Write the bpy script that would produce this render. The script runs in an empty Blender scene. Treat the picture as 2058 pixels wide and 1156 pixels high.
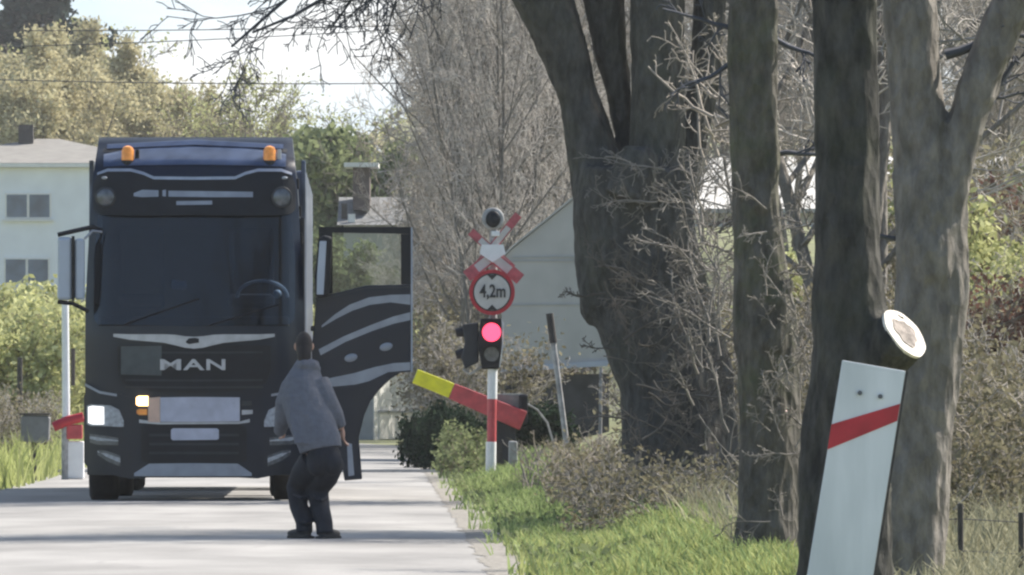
import bpy, bmesh, math, random
import numpy as np
from mathutils import Vector, Matrix, Euler, noise
R_ = math.radians
C = bpy.context.scene.collection
SC = bpy.context.scene

# ------------------------------------------------------------------ camera, sky, sun, exposure
F = 19910.0          # focal length in photograph pixels (2058 wide)
CAMH = 1.3
HOR = 775.0          # row of the horizon in the photograph
cam_d = bpy.data.cameras.new('camera'); cam = bpy.data.objects.new('camera', cam_d); C.objects.link(cam)
cam.location = (0, 0, CAMH)
cam.rotation_euler = (math.pi/2 + math.atan((HOR-578)/F), 0, 0)
cam_d.sensor_width = 36.0; cam_d.lens = 36.0*F/2058.0
cam_d.clip_start = 1.0; cam_d.clip_end = 6000
SC.camera = cam
SUN_EL, SUN_AZ = 46.0, 60.0      # azimuth clockwise from +Y (view direction): right and behind the subjects
w = bpy.data.worlds.new('World'); SC.world = w; w.use_nodes = True
nt = w.node_tree
sky = nt.nodes.new('ShaderNodeTexSky'); sky.sky_type = 'NISHITA'; sky.sun_disc = False
sky.sun_elevation = R_(SUN_EL); sky.sun_rotation = R_(SUN_AZ)
sky.air_density = 1.0; sky.dust_density = 0.8; sky.ozone_density = 1.0
bg = nt.nodes['Background']; bg.inputs[1].default_value = 0.10
# thin bright cloud over the blue sky
wt = nt.nodes.new('ShaderNodeTexCoord'); wm = nt.nodes.new('ShaderNodeMapping'); wm.inputs['Scale'].default_value = (1, 1, 3)
wn_ = nt.nodes.new('ShaderNodeTexNoise'); wn_.inputs['Scale'].default_value = 22.0; wn_.inputs['Detail'].default_value = 8
wr = nt.nodes.new('ShaderNodeMapRange'); wr.inputs[1].default_value = .40; wr.inputs[2].default_value = .60; wr.inputs[3].default_value = .0; wr.inputs[4].default_value = 1.0
wx = nt.nodes.new('ShaderNodeMixRGB'); wc = nt.nodes.new('ShaderNodeMixRGB')
wc.inputs[1].default_value = (4.5, 5.4, 6.1, 1); wc.inputs[2].default_value = (6.7, 6.8, 6.9, 1); nt.links.new(wc.outputs[0], wx.inputs[2])
nt.links.new(wt.outputs['Generated'], wm.inputs[0]); nt.links.new(wm.outputs[0], wn_.inputs['Vector']); nt.links.new(wn_.outputs['Fac'], wr.inputs[0])
wsx = nt.nodes.new('ShaderNodeSeparateXYZ'); wf = nt.nodes.new('ShaderNodeMapRange'); wf.inputs[1].default_value = .2; wf.inputs[2].default_value = .9; wf.inputs[3].default_value = 0.0
wmul = nt.nodes.new('ShaderNodeMath'); wmul.operation = 'MULTIPLY'      # mask added: cloud only ahead of the camera, less fill on camera-facing sides
nt.links.new(wt.outputs['Generated'], wsx.inputs[0]); nt.links.new(wsx.outputs['Y'], wf.inputs[0]); nt.links.new(wf.outputs[0], wmul.inputs[1]); wmul.inputs[0].default_value = .92; nt.links.new(wr.outputs[0], wc.inputs[0])
nt.links.new(wmul.outputs[0], wx.inputs[0]); nt.links.new(sky.outputs[0], wx.inputs[1]); nt.links.new(wx.outputs[0], bg.inputs[0])
sd = bpy.data.lights.new('sun', 'SUN'); sd.energy = 5.0; sd.angle = R_(0.5); sd.color = (1.0, 0.925, 0.82)
sun = bpy.data.objects.new('sun', sd); C.objects.link(sun)
az, el = R_(SUN_AZ), R_(SUN_EL)
sdir = Vector((math.sin(az)*math.cos(el), math.cos(az)*math.cos(el), math.sin(el)))
sun.rotation_euler = sdir.to_track_quat('Z', 'Y').to_euler()
SC.view_settings.view_transform = 'Standard'; SC.view_settings.look = 'None'
SC.view_settings.exposure = 0.88; SC.view_settings.gamma = 1.0
SC.render.engine = 'CYCLES'
SC.cycles.filter_width = 2.4
SC.cycles.max_bounces = 6; SC.cycles.transparent_max_bounces = 12
SC.cycles.use_denoising = True

def P(px, py, Y):
    "photograph pixel at depth Y -> world point"
    return Vector(((px-1029.0)*Y/F, Y, CAMH+(HOR-py)*Y/F))

# ------------------------------------------------------------------ materials
MATS = {}
def M(name, col, rough=.6, metal=0.0, var=.15, scale=6.0, bump=0.0, coat=0.0, stretch=(1,1,1), col2=None, emit=None, es=0.0, spec=.5, rnd=0.0):
    m = bpy.data.materials.new(name); m.use_nodes = True; n = m.node_tree.nodes; l = m.node_tree.links
    b = n['Principled BSDF']; b.inputs['Roughness'].default_value = rough; b.inputs['Metallic'].default_value = metal
    b.inputs['Coat Weight'].default_value = coat; b.inputs['Specular IOR Level'].default_value = spec
    tc = n.new('ShaderNodeTexCoord'); mp = n.new('ShaderNodeMapping'); mp.inputs['Scale'].default_value = stretch
    l.new(tc.outputs['Object'], mp.inputs[0])
    no = n.new('ShaderNodeTexNoise'); no.inputs['Scale'].default_value = scale; no.inputs['Detail'].default_value = 6
    l.new(mp.outputs[0], no.inputs['Vector'])
    rp = n.new('ShaderNodeValToRGB'); l.new(no.outputs['Fac'], rp.inputs[0])
    c1 = [max(0, c*(1-var)) for c in col]; c2 = [min(1, c*(1+var)) for c in (col2 or col)]
    rp.color_ramp.elements[0].position = .32; rp.color_ramp.elements[1].position = .68
    rp.color_ramp.elements[0].color = (*c1, 1); rp.color_ramp.elements[1].color = (*c2, 1)
    out = rp.outputs[0]
    if rnd:
        oi = n.new('ShaderNodeObjectInfo'); mr = n.new('ShaderNodeMapRange'); l.new(oi.outputs['Random'], mr.inputs[0])
        mr.inputs[3].default_value = 1-rnd; mr.inputs[4].default_value = 1+rnd
        hs = n.new('ShaderNodeHueSaturation'); l.new(out, hs.inputs['Color']); l.new(mr.outputs[0], hs.inputs['Value']); out = hs.outputs[0]
    l.new(out, b.inputs['Base Color'])
    if bump:
        bp = n.new('ShaderNodeBump'); bp.inputs['Strength'].default_value = bump; bp.inputs['Distance'].default_value = .03
        l.new(no.outputs['Fac'], bp.inputs['Height']); l.new(bp.outputs[0], b.inputs['Normal'])
    if emit:
        b.inputs['Emission Color'].default_value = (*emit, 1); b.inputs['Emission Strength'].default_value = es
    MATS[name] = m
    return m

def leafmat(name, ca, cb, trans=.35, rnd=.12, rough=.6):
    m = bpy.data.materials.new(name); m.use_nodes = True; n = m.node_tree.nodes; l = m.node_tree.links
    n.remove(n['Principled BSDF']); o = n['Material Output']
    g = n.new('ShaderNodeNewGeometry'); rp = n.new('ShaderNodeValToRGB'); l.new(g.outputs['Random Per Island'], rp.inputs[0])
    rp.color_ramp.elements[0].color = (*ca, 1); rp.color_ramp.elements[1].color = (*cb, 1)
    oi = n.new('ShaderNodeObjectInfo'); mr = n.new('ShaderNodeMapRange'); l.new(oi.outputs['Random'], mr.inputs[0])
    mr.inputs[3].default_value = 1-rnd; mr.inputs[4].default_value = 1+rnd
    hs = n.new('ShaderNodeHueSaturation'); l.new(rp.outputs[0], hs.inputs['Color']); l.new(mr.outputs[0], hs.inputs['Value'])
    d = n.new('ShaderNodeBsdfDiffuse'); t = n.new('ShaderNodeBsdfTranslucent'); mx = n.new('ShaderNodeMixShader')
    mx.inputs[0].default_value = trans
    for s in (d, t): l.new(hs.outputs[0], s.inputs['Color'])
    l.new(d.outputs[0], mx.inputs[1]); l.new(t.outputs[0], mx.inputs[2]); l.new(mx.outputs[0], o.inputs['Surface'])
    return m

def glassmat(name, tint=(.5,.55,.6), refl=.12, rough=.03):
    m = bpy.data.materials.new(name); m.use_nodes = True; n = m.node_tree.nodes; l = m.node_tree.links
    n.remove(n['Principled BSDF']); o = n['Material Output']
    t = n.new('ShaderNodeBsdfTransparent'); t.inputs[0].default_value = (*tint, 1)
    g = n.new('ShaderNodeBsdfGlossy'); g.inputs['Roughness'].default_value = rough
    fr = n.new('ShaderNodeFresnel'); fr.inputs[0].default_value = 1.45
    ad = n.new('ShaderNodeMath'); ad.operation = 'MULTIPLY_ADD'; l.new(fr.outputs[0], ad.inputs[0]); ad.inputs[1].default_value = .9; ad.inputs[2].default_value = refl*.1
    mx = n.new('ShaderNodeMixShader'); l.new(ad.outputs[0], mx.inputs[0]); l.new(t.outputs[0], mx.inputs[1]); l.new(g.outputs[0], mx.inputs[2])
    l.new(mx.outputs[0], o.inputs['Surface']); return m

def barkmat(name, dark, light, moss, scale=5.0, mossamt=.5):
    m = bpy.data.materials.new(name); m.use_nodes = True; n = m.node_tree.nodes; l = m.node_tree.links
    b = n['Principled BSDF']; b.inputs['Roughness'].default_value = .92; b.inputs['Specular IOR Level'].default_value = .15
    tc = n.new('ShaderNodeTexCoord'); mp = n.new('ShaderNodeMapping'); mp.inputs['Scale'].default_value = (1,1,.42)
    l.new(tc.outputs['Object'], mp.inputs[0])
    def nz_(s, d=8, v=None):
        q = n.new('ShaderNodeTexNoise'); q.inputs['Scale'].default_value = s; q.inputs['Detail'].default_value = d; q.inputs['Roughness'].default_value = .65
        l.new(v or mp.outputs[0], q.inputs['Vector']); return q
    a = nz_(scale*3); rp = n.new('ShaderNodeValToRGB'); l.new(a.outputs['Fac'], rp.inputs[0])
    rp.color_ramp.elements[0].position = .35; rp.color_ramp.elements[0].color = (*dark, 1)
    rp.color_ramp.elements[1].position = .68; rp.color_ramp.elements[1].color = (*light, 1)
    c = nz_(scale*.35, 5, tc.outputs['Object']); r2 = n.new('ShaderNodeValToRGB'); l.new(c.outputs['Fac'], r2.inputs[0])
    r2.color_ramp.elements[0].position = .5; r2.color_ramp.elements[0].color = (0,0,0,1)
    r2.color_ramp.elements[1].position = .66; r2.color_ramp.elements[1].color = (mossamt,)*3+(1,)
    mx = n.new('ShaderNodeMixRGB'); l.new(r2.outputs[0], mx.inputs[0]); l.new(rp.outputs[0], mx.inputs[1]); mx.inputs[2].default_value = (*moss, 1)
    l.new(mx.outputs[0], b.inputs['Base Color'])
    vo = n.new('ShaderNodeTexVoronoi'); vo.inputs['Scale'].default_value = scale*4; l.new(mp.outputs[0], vo.inputs['Vector'])
    ad = n.new('ShaderNodeMath'); ad.operation = 'ADD'; l.new(a.outputs['Fac'], ad.inputs[0]); l.new(vo.outputs['Distance'], ad.inputs[1])
    bp = n.new('ShaderNodeBump'); bp.inputs['Strength'].default_value = .8; bp.inputs['Distance'].default_value = .04
    l.new(ad.outputs[0], bp.inputs['Height']); l.new(bp.outputs[0], b.inputs['Normal'])
    return m

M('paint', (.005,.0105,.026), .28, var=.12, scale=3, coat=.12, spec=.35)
M('paint_roof_sheen', (.035,.055,.115), .3, var=.1, scale=3, coat=.4)  # lighter blue puts the highlights of the curved roof front into the colour
M('black', (.008,.009,.013), .5, var=.25, scale=9, spec=.35)
M('plastic', (.022,.025,.032), .55, var=.2, scale=9, bump=.05)
M('rubber', (.013,.013,.014), .85, var=.3, scale=14, bump=.2)
M('silver', (.42,.43,.47), .32, metal=.55, var=.1, scale=12)
M('decal', (.30,.32,.37), .35, metal=.2, var=.12, scale=6)
M('mirror_sky_tint', (.42,.47,.56), .3, var=.06, scale=4, coat=.3)  # pale blue base colour carries the sky reflected in the mirror housings
M('amber', (.72,.28,.06), .25, var=.2, scale=20, emit=(1,.35,.05), es=.08)
M('amber_lit', (.9,.5,.2), .25, var=.1, emit=(1,.55,.22), es=3.5)
M('lamp_lit', (.8,.8,.8), .2, var=.1, emit=(1,.97,.92), es=.8)
M('lamp_glass', (.38,.40,.44), .12, var=.25, scale=25, coat=.5)
M('lens_dark', (.10,.11,.13), .15, var=.3, scale=18, coat=.6)
M('plate', (.50,.50,.58), .5, var=.12, scale=7)
M('plate_warm', (.72,.48,.36), .5, var=.12, scale=9)
M('olive_plate', (.075,.085,.085), .6, var=.15, scale=9)
M('trailer_white', (.38,.42,.50), .4, var=.1, scale=2)
M('trailer_side', (.025,.035,.06), .4, var=.2, scale=2.2, col2=(.12,.15,.22), coat=.2)
M('roof_slate', (.16,.165,.17), .85, var=.2, scale=3)
M('dormer_brown', (.13,.105,.095), .9, var=.2, scale=5)
M('roof_white', (.55,.54,.51), .6, var=.06, scale=.8)
M('steel', (.35,.35,.36), .4, metal=.7, var=.2, scale=9)
M('white_paint', (.78,.79,.80), .45, var=.07, scale=7, bump=.05)
M('red_paint', (.42,.022,.035), .45, var=.2, scale=8)
M('red_worn', (.44,.10,.115), .55, var=.3, scale=9)
M('red_faded', (.50,.075,.085), .5, var=.2, scale=8)
M('yellow_paint', (.80,.76,.03), .45, var=.12, scale=8)
M('marker_white', (.62,.66,.69), .55, var=.10, scale=5, stretch=(1,1,.22), col2=(.72,.745,.78), bump=.05)
M('red_lamp', (.8,.02,.05), .3, var=.05, emit=(1,.06,.13), es=1.6)
M('sign_black', (.02,.02,.02), .5, var=.2)
M('bolt', (.12,.13,.15), .4, metal=.6, var=.2)
M('wood_cut', (.74,.69,.61), .8, var=.16, scale=30, bump=.2)
M('wood_heart', (.27,.235,.21), .85, var=.5, scale=26, bump=.3)
M('house_wall', (.80,.82,.84), .85, var=.05, scale=1.2, bump=.05)
M('house_roof', (.21,.20,.185), .85, var=.14, scale=2.2, bump=.2, stretch=(1,1,3))
M('fascia', (.75,.74,.70), .6, var=.06)
M('pane', (.10,.14,.20), .12, var=.35, scale=1.1)
M('brick', (.20,.10,.075), .9, var=.25, scale=5)
M('shed_wall', (.42,.41,.39), .85, var=.07, scale=2.2, bump=.06)
M('shed_base', (.055,.055,.058), .9, var=.3, scale=3, bump=.2)
M('garage_white', (.82,.82,.80), .6, var=.04)
M('garage_grey', (.35,.36,.37), .7, var=.08)
M('cream_wall', (.88,.86,.82), .7, var=.05)
M('post_grey', (.33,.33,.33), .7, var=.3, scale=14)
M('post_dark', (.05,.045,.042), .8, var=.3, scale=14)
M('mailbox', (.16,.165,.17), .55, var=.15, scale=8)
M('cabinet', (.20,.22,.21), .55, var=.15, scale=8)
M('hair', (.022,.015,.013), .7, var=.4, scale=40, stretch=(1,1,.2))
M('skin', (.46,.27,.20), .55, var=.12, scale=14)
M('sweater', (.14,.145,.17), .9, var=.10, scale=22, bump=.4, rnd=0)
M('trousers', (.016,.018,.026), .85, var=.3, scale=10, bump=.3)
M('shoe', (.025,.023,.022), .6, var=.3, scale=20)
M('fabric_seat', (.03,.032,.04), .8, var=.2)
M('wheel_sunlit', (.75,.77,.80), .35, var=.1)  # near-white colour stands in for sun on the steering wheel rim
M('wire', (.05,.05,.055), .6, var=.1)
M('sign_face', (.52,.50,.48), .5, var=.08, scale=9)
GLASS = glassmat('windscreen_glass', (.36,.44,.54), .1)
PANE = glassmat('door_glass', (.86,.90,.88), .1)
BARK_A = barkmat('bark_dark', (.058,.055,.050), (.125,.119,.110), (.10,.105,.07), 4.0, .3)
BARK_D = barkmat('bark_blackish', (.034,.034,.032), (.10,.096,.088), (.085,.095,.06), 4.0, .3)
BARK_B = barkmat('bark_mossy', (.07,.066,.057), (.155,.145,.127), (.10,.115,.055), 5.0, .6)
BARK_C = barkmat('bark_brown', (.13,.119,.107), (.27,.25,.226), (.10,.10,.07), 4.5, .25)
M('twig_grey', (.36,.335,.31), .9, var=.35, scale=2.5, rnd=.2)
M('twig_mid', (.185,.17,.15), .9, var=.35, scale=3, rnd=.1)
M('twig_light', (.27,.24,.205), .9, var=.3, scale=3, rnd=.1)
M('twig_brown', (.20,.17,.135), .9, var=.35, scale=2.0, rnd=.2)
M('twig_shade', (.13,.113,.095), .9, var=.4, scale=3, rnd=.1)
M('twig_dark', (.07,.075,.09), .9, var=.3, scale=3)
L_BUD = leafmat('buds_olive', (.36,.325,.20), (.55,.51,.33))
L_YEL = leafmat('leaves_yellow_green', (.33,.345,.15), (.56,.57,.30))
L_GRN = leafmat('leaves_green', (.12,.15,.075), (.29,.33,.17))
L_DRK = leafmat('leaves_dark', (.018,.032,.022), (.05,.075,.045), .15)
L_SPR = leafmat('needles_blue', (.03,.05,.045), (.07,.10,.085), .15)
L_RED = leafmat('leaves_red', (.10,.055,.045), (.20,.115,.09))
L_DRY = leafmat('leaves_dry', (.13,.115,.075), (.27,.25,.17))
G_GRN = leafmat('grass_green', (.16,.22,.08), (.36,.44,.20), .4)
G_YEL = leafmat('grass_yellow', (.28,.33,.11), (.52,.55,.24), .4)
G_DRY = leafmat('grass_dry', (.24,.23,.15), (.44,.42,.30), .3)

# ------------------------------------------------------------------ mesh helpers
class MB:
    def __init__(s): s.v = []; s.f = []; s.m = []
    def add(s, vs, fs, mi=0):
        b = len(s.v); s.v += [tuple(v) for v in vs]; s.f += [[b+i for i in f] for f in fs]; s.m += [mi]*len(fs); return s
    def box(s, c, d, rot=None, mi=0):
        x, y, z = d[0]/2, d[1]/2, d[2]/2
        vs = [Vector((i*x, j*y, k*z)) for i in (-1,1) for j in (-1,1) for k in (-1,1)]
        if rot is not None: vs = [rot @ v for v in vs]
        return s.add([v+Vector(c) for v in vs], [(0,1,3,2),(4,6,7,5),(0,4,5,1),(2,3,7,6),(0,2,6,4),(1,5,7,3)], mi)
    def prism(s, poly, y0, y1, mi=0):
        "poly in (x,z), extruded from y0 to y1"
        n = len(poly); vs = [(p[0], y0, p[1]) for p in poly]+[(p[0], y1, p[1]) for p in poly]
        return s.add(vs, [list(range(n)), list(range(2*n-1, n-1, -1))]+[(i, i+n, (i+1)%n+n, (i+1)%n) for i in range(n)], mi)
    def tube(s, pts, rad, n=8, mi=0, jit=0, rng=None, flat=1.0):
        pts = [Vector(p) for p in pts]; k = len(pts)
        if not hasattr(rad, '__len__'): rad = [rad]*k
        vs = []
        ref = Vector((0,1,0))
        for i in range(k):
            t = (pts[min(i+1,k-1)]-pts[max(i-1,0)]).normalized()
            a = ref-ref.dot(t)*t
            if a.length < .15: ref = Vector((1,0,0)); a = ref-ref.dot(t)*t
            a.normalize(); b = t.cross(a)
            for j in range(n):
                th = 2*math.pi*j/n; r = rad[i]*(1+(rng.uniform(-jit, jit) if jit else 0))
                vs.append(pts[i]+a*math.cos(th)*r*flat+b*math.sin(th)*r)
        fs = [(i*n+j, i*n+(j+1)%n, (i+1)*n+(j+1)%n, (i+1)*n+j) for i in range(k-1) for j in range(n)]
        fs += [list(range(n-1,-1,-1)), list(range((k-1)*n, k*n))]
        return s.add(vs, fs, mi)
    def cyl(s, c, ax, r, h, n=20, r2=None, mi=0):
        ax = Vector(ax).normalized(); c = Vector(c)
        return s.tube([c-ax*h/2, c+ax*h/2], [r, r if r2 is None else r2], n, mi)
    def ell(s, c, d, n=14, m=9, rot=None, mi=0):
        vs = []; fs = []
        for i in range(m+1):
            ph = math.pi*i/m
            for j in range(n):
                th = 2*math.pi*j/n
                v = Vector((d[0]*math.sin(ph)*math.cos(th), d[1]*math.sin(ph)*math.sin(th), d[2]*math.cos(ph)))
                if rot is not None: v = rot @ v
                vs.append(v+Vector(c))
        for i in range(m):
            for j in range(n): fs.append((i*n+j, (i+1)*n+j, (i+1)*n+(j+1)%n, i*n+(j+1)%n))
        return s.add(vs, fs, mi)
    def build(s, name, mats, parent=None, smooth=False, bevel=0.0):
        me = bpy.data.meshes.new(name); me.from_pydata(s.v, [], s.f)
        for m in (mats if isinstance(mats, (list, tuple)) else [mats]):
            me.materials.append(MATS[m] if isinstance(m, str) else m)
        if len(me.materials) > 1: me.polygons.foreach_set('material_index', s.m)
        bm = bmesh.new(); bm.from_mesh(me); bmesh.ops.recalc_face_normals(bm, faces=bm.faces); bm.to_mesh(me); bm.free()
        if smooth:
            me.polygons.foreach_set('use_smooth', [True]*len(me.polygons))
            me.set_sharp_from_angle(angle=R_(40))
        me.update()
        o = bpy.data.objects.new(name, me); C.objects.link(o)
        if parent is not None: o.parent = parent
        if bevel:
            b = o.modifiers.new('bevel', 'BEVEL'); b.width = bevel; b.segments = 2; b.limit_method = 'ANGLE'; b.angle_limit = R_(50)
        return o

def tag(o, label, cat=None, group=None, kind=None):
    o['label'] = label
    if cat: o['category'] = cat
    if group: o['group'] = group
    if kind: o['kind'] = kind
    return o
def thing(name, label, cat, loc=(0,0,0), rz=0.0, group=None):
    o = bpy.data.objects.new(name, None); C.objects.link(o); o.location = loc; o.rotation_euler = (0,0,rz); o.empty_display_size = .2
    return tag(o, label, cat, group)
def dup(root, loc, rz=0.0, sc=1.0, label=None, group=None):
    r = root.copy(); C.objects.link(r); r.location = loc; r.rotation_euler = (0,0,rz); r.scale = (sc,)*3 if not hasattr(sc, '__len__') else sc
    if label: r['label'] = label
    if group: r['group'] = group
    for ch in root.children:
        c = ch.copy(); C.objects.link(c); c.parent = r
        for g in ch.children:
            d = g.copy(); C.objects.link(d); d.parent = c
    return r

def quads_object(name, V, Q, mats, mi=None, parent=None, smooth=False):
    me = bpy.data.meshes.new(name); V = np.asarray(V, np.float32); Q = np.asarray(Q, np.int32)
    me.vertices.add(len(V)); me.vertices.foreach_set('co', V.ravel())
    me.loops.add(Q.size); me.loops.foreach_set('vertex_index', Q.ravel())
    me.polygons.add(len(Q)); me.polygons.foreach_set('loop_start', np.arange(0, Q.size, 4, dtype=np.int32))
    for m in mats: me.materials.append(MATS[m] if isinstance(m, str) else m)
    if mi is not None: me.polygons.foreach_set('material_index', np.asarray(mi, np.int32))
    if smooth: me.polygons.foreach_set('use_smooth', [True]*len(Q))
    me.update(calc_edges=True); me.validate()
    o = bpy.data.objects.new(name, me); C.objects.link(o)
    if parent is not None: o.parent = parent
    return o

# ------------------------------------------------------------------ branching
def tubes_np(polys, sides):
    "polys: list of (pts (k,3), radii (k,)) -> verts, quads"
    by = {}
    for p, r in polys: by.setdefault(len(p), []).append((p, r))
    VV = []; QQ = []; base = 0
    th = 2*np.pi*np.arange(sides)/sides
    for k, lst in by.items():
        A = np.array([p for p, r in lst], float); Rr = np.array([r for p, r in lst], float); n = len(lst)
        T = np.empty_like(A); T[:,1:-1] = A[:,2:]-A[:,:-2]; T[:,0] = A[:,1]-A[:,0]; T[:,-1] = A[:,-1]-A[:,-2]
        T /= np.linalg.norm(T, axis=2, keepdims=True)+1e-9
        m = T.mean(axis=1); ref = np.where(np.abs(m[:,1:2]) < .8, np.array([[0,1.,0]]), np.array([[1.,0,0]]))[:,None,:]
        U = ref-(ref*T).sum(2, keepdims=True)*T; U /= np.linalg.norm(U, axis=2, keepdims=True)+1e-9
        W = np.cross(T, U)
        V = A[:,:,None,:]+Rr[:,:,None,None]*(U[:,:,None,:]*np.cos(th)[None,None,:,None]+W[:,:,None,:]*np.sin(th)[None,None,:,None])
        VV.append(V.reshape(-1,3))
        i0 = base+(np.arange(n)*k*sides)[:,None,None]+(np.arange(k-1)*sides)[None,:,None]+np.arange(sides)[None,None,:]
        i1 = base+(np.arange(n)*k*sides)[:,None,None]+(np.arange(k-1)*sides)[None,:,None]+((np.arange(sides)+1)%sides)[None,None,:]
        QQ.append(np.stack([i0, i1, i1+sides, i0+sides], -1).reshape(-1,4)); base += n*k*sides
    if not VV: return np.zeros((0,3)), np.zeros((0,4), int)
    return np.concatenate(VV), np.concatenate(QQ)

def leaves_np(cs, rng, s0, s1, asp=.6):
    cs = np.asarray(cs, float); n = len(cs)
    u = rng.normal(size=(n,3)); u /= np.linalg.norm(u, axis=1, keepdims=True)
    v = rng.normal(size=(n,3)); v -= (v*u).sum(1, keepdims=True)*u; v /= np.linalg.norm(v, axis=1, keepdims=True)
    s = rng.uniform(s0, s1, (n,1)); u = u*s; v = v*s*asp
    V = np.stack([cs-u, cs+v*.9-u*.1, cs+u, cs-v*.9+u*.1], 1).reshape(-1,3)
    return V, np.arange(4*n).reshape(-1,4)

def grow(rg, p, d, L, r, lvl, out, K):
    n = K['seg'][lvl]; pts = [np.array(p, float)]; d = np.array(d, float); d /= np.linalg.norm(d)
    w = K['wob'][lvl]; up = K['up'][lvl]; dirs = [d]
    for i in range(n):
        d = d+rg.normal(size=3)*w+np.array([0,0,up]); d = d/np.linalg.norm(d)
        pts.append(pts[-1]+d*L/n); dirs.append(d)
    tap = K['tap'][lvl]
    rad = [max(K['rmin'], r*(1-(1-tap)*i/n)) for i in range(n+1)]
    out.append((lvl, np.array(pts), np.array(rad)))
    if lvl+1 < len(K['seg']):
        nc = max(1, int(round(K['nch'][lvl]*rg.uniform(.75, 1.25))))
        for c in range(nc):
            t = K['t0'][lvl]+(1-K['t0'][lvl])*(c+rg.uniform(0,1))/nc
            f = min(t, .999)*n; i = int(f); q = pts[i]+(pts[i+1]-pts[i])*(f-i); dd = dirs[i+1]
            a = rg.normal(size=3); a -= a.dot(dd)*dd; a /= np.linalg.norm(a)+1e-9
            ang = R_(K['ang'][lvl]*rg.uniform(.7, 1.3)); nd = dd*math.cos(ang)+a*math.sin(ang)
            sh = K.get('shape', lambda t: 1-.45*t)(t) if lvl == 0 else 1-.4*t
            grow(rg, q, nd, L*K['lr'][lvl]*sh*rg.uniform(.7, 1.25), max(K['rmin'], r*(1-(1-tap)*t)*K['rr'][lvl]), lvl+1, out, K)

def make_tree(name, label, cat, seed, K, barks, leaf=None, nleaf=0, ls=(.06,.12), stems=1, group=None, H=10, r0=.15, spread=.0, cut=2, lspread=.12):
    rg = np.random.default_rng(seed); out = []
    for s in range(stems):
        a = rg.uniform(0, 2*math.pi); tilt = spread*rg.uniform(.4, 1)
        grow(rg, (math.cos(a)*.12*(stems>1), math.sin(a)*.12*(stems>1), -.15), (math.cos(a)*tilt, math.sin(a)*tilt, 1), H*rg.uniform(.8, 1.05), r0*rg.uniform(.7,1.1), 0, out, K)
    root = thing(name, label, cat, group=group)
    thick = [(p, r) for l, p, r in out if l < cut]; thin = [(p, r) for l, p, r in out if l >= cut]
    V, Q = tubes_np(thick, 7); quads_object('trunk', V, Q, [barks[0]], parent=root, smooth=True)
    V, Q = tubes_np(thin, 3); mi = np.zeros(len(Q), int); mats = [barks[1]]
    if leaf is not None:
        tips = [p for l, p, r in out if l >= len(K['seg'])-2]
        pick = rg.integers(0, len(tips), nleaf); cs = np.array([tips[i][rg.integers(1, len(tips[i]))] for i in pick])+rg.normal(size=(nleaf,3))*lspread
        LV, LQ = leaves_np(cs, rg, *ls); Q = np.concatenate([Q, LQ+len(V)]); V = np.concatenate([V, LV]); mi = np.concatenate([mi, np.ones(len(LQ), int)]); mats.append(leaf)
    quads_object('crown', V, Q, mats, mi, root)
    return root

# ------------------------------------------------------------------ ground and road
def sm(t): t = min(1, max(0, t)); return t*t*(3-2*t)
def bend(Y): return -0.004*max(0, Y-205)**2 if Y < 300 else -0.004*95**2-0.76*(Y-300)
def REDGE(Y): return -0.07-0.0145*(Y-69)+bend(Y)
def LEDGE(Y): return REDGE(Y)-5.5
def gz(X, Y):
    z = 0.0
    r0 = -0.07-0.0145*(Y-69); l0 = r0-5.5
    if Y > 205: l0 = LEDGE(Y)
    d = X-r0-.35
    if d > 0:
        z += .22*sm(d/1.3)
        z += 1.35*sm((d-3.6)/3.5)*sm((Y-70)/45)
        z += .028*max(0, Y-125)*sm((d-1)/6)
    d = l0-X-.4
    if d > 0:
        z += .12*sm(d/1.0)+.0118*max(0, Y-140)*sm(d/5)
    z += 0.0118*max(0, Y-300)*sm((Y-300)/60)*(1 if (X <= r0+.35 and X >= l0-.4) else 0)
    return z
def gridlines():
    xs = sorted(set([-1500,-700,-350,-180,-110,-70,-50]+[-40+i*2 for i in range(15)]+[round(-10+.35*i,3) for i in range(66)]+[14,16,19,22,26,30,36,45,60,90,150,300,700,1500]))
    ys = sorted(set([-200,-60,0,20,35]+[40+2*i for i in range(60)]+[160+6*i for i in range(50)]+[470,500,550,600,700,850,1000,1400,2000,3000]))
    return xs, ys
M('soil', (.135,.125,.085), .95, var=.4, scale=1.3, bump=.5, col2=(.16,.18,.075))
xs, ys = gridlines()
V = [(x, y, gz(x, y)-(.03 if LEDGE(y)-.1 < x < REDGE(y)+.1 else 0)) for y in ys for x in xs]
nx = len(xs); Q = [(j*nx+i, j*nx+i+1, (j+1)*nx+i+1, (j+1)*nx+i) for j in range(len(ys)-1) for i in range(nx-1)]
g = quads_object('ground', V, Q, ['soil'], smooth=True); tag(g, 'rough earth and grass ground either side of the road', 'ground', kind='structure')

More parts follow.
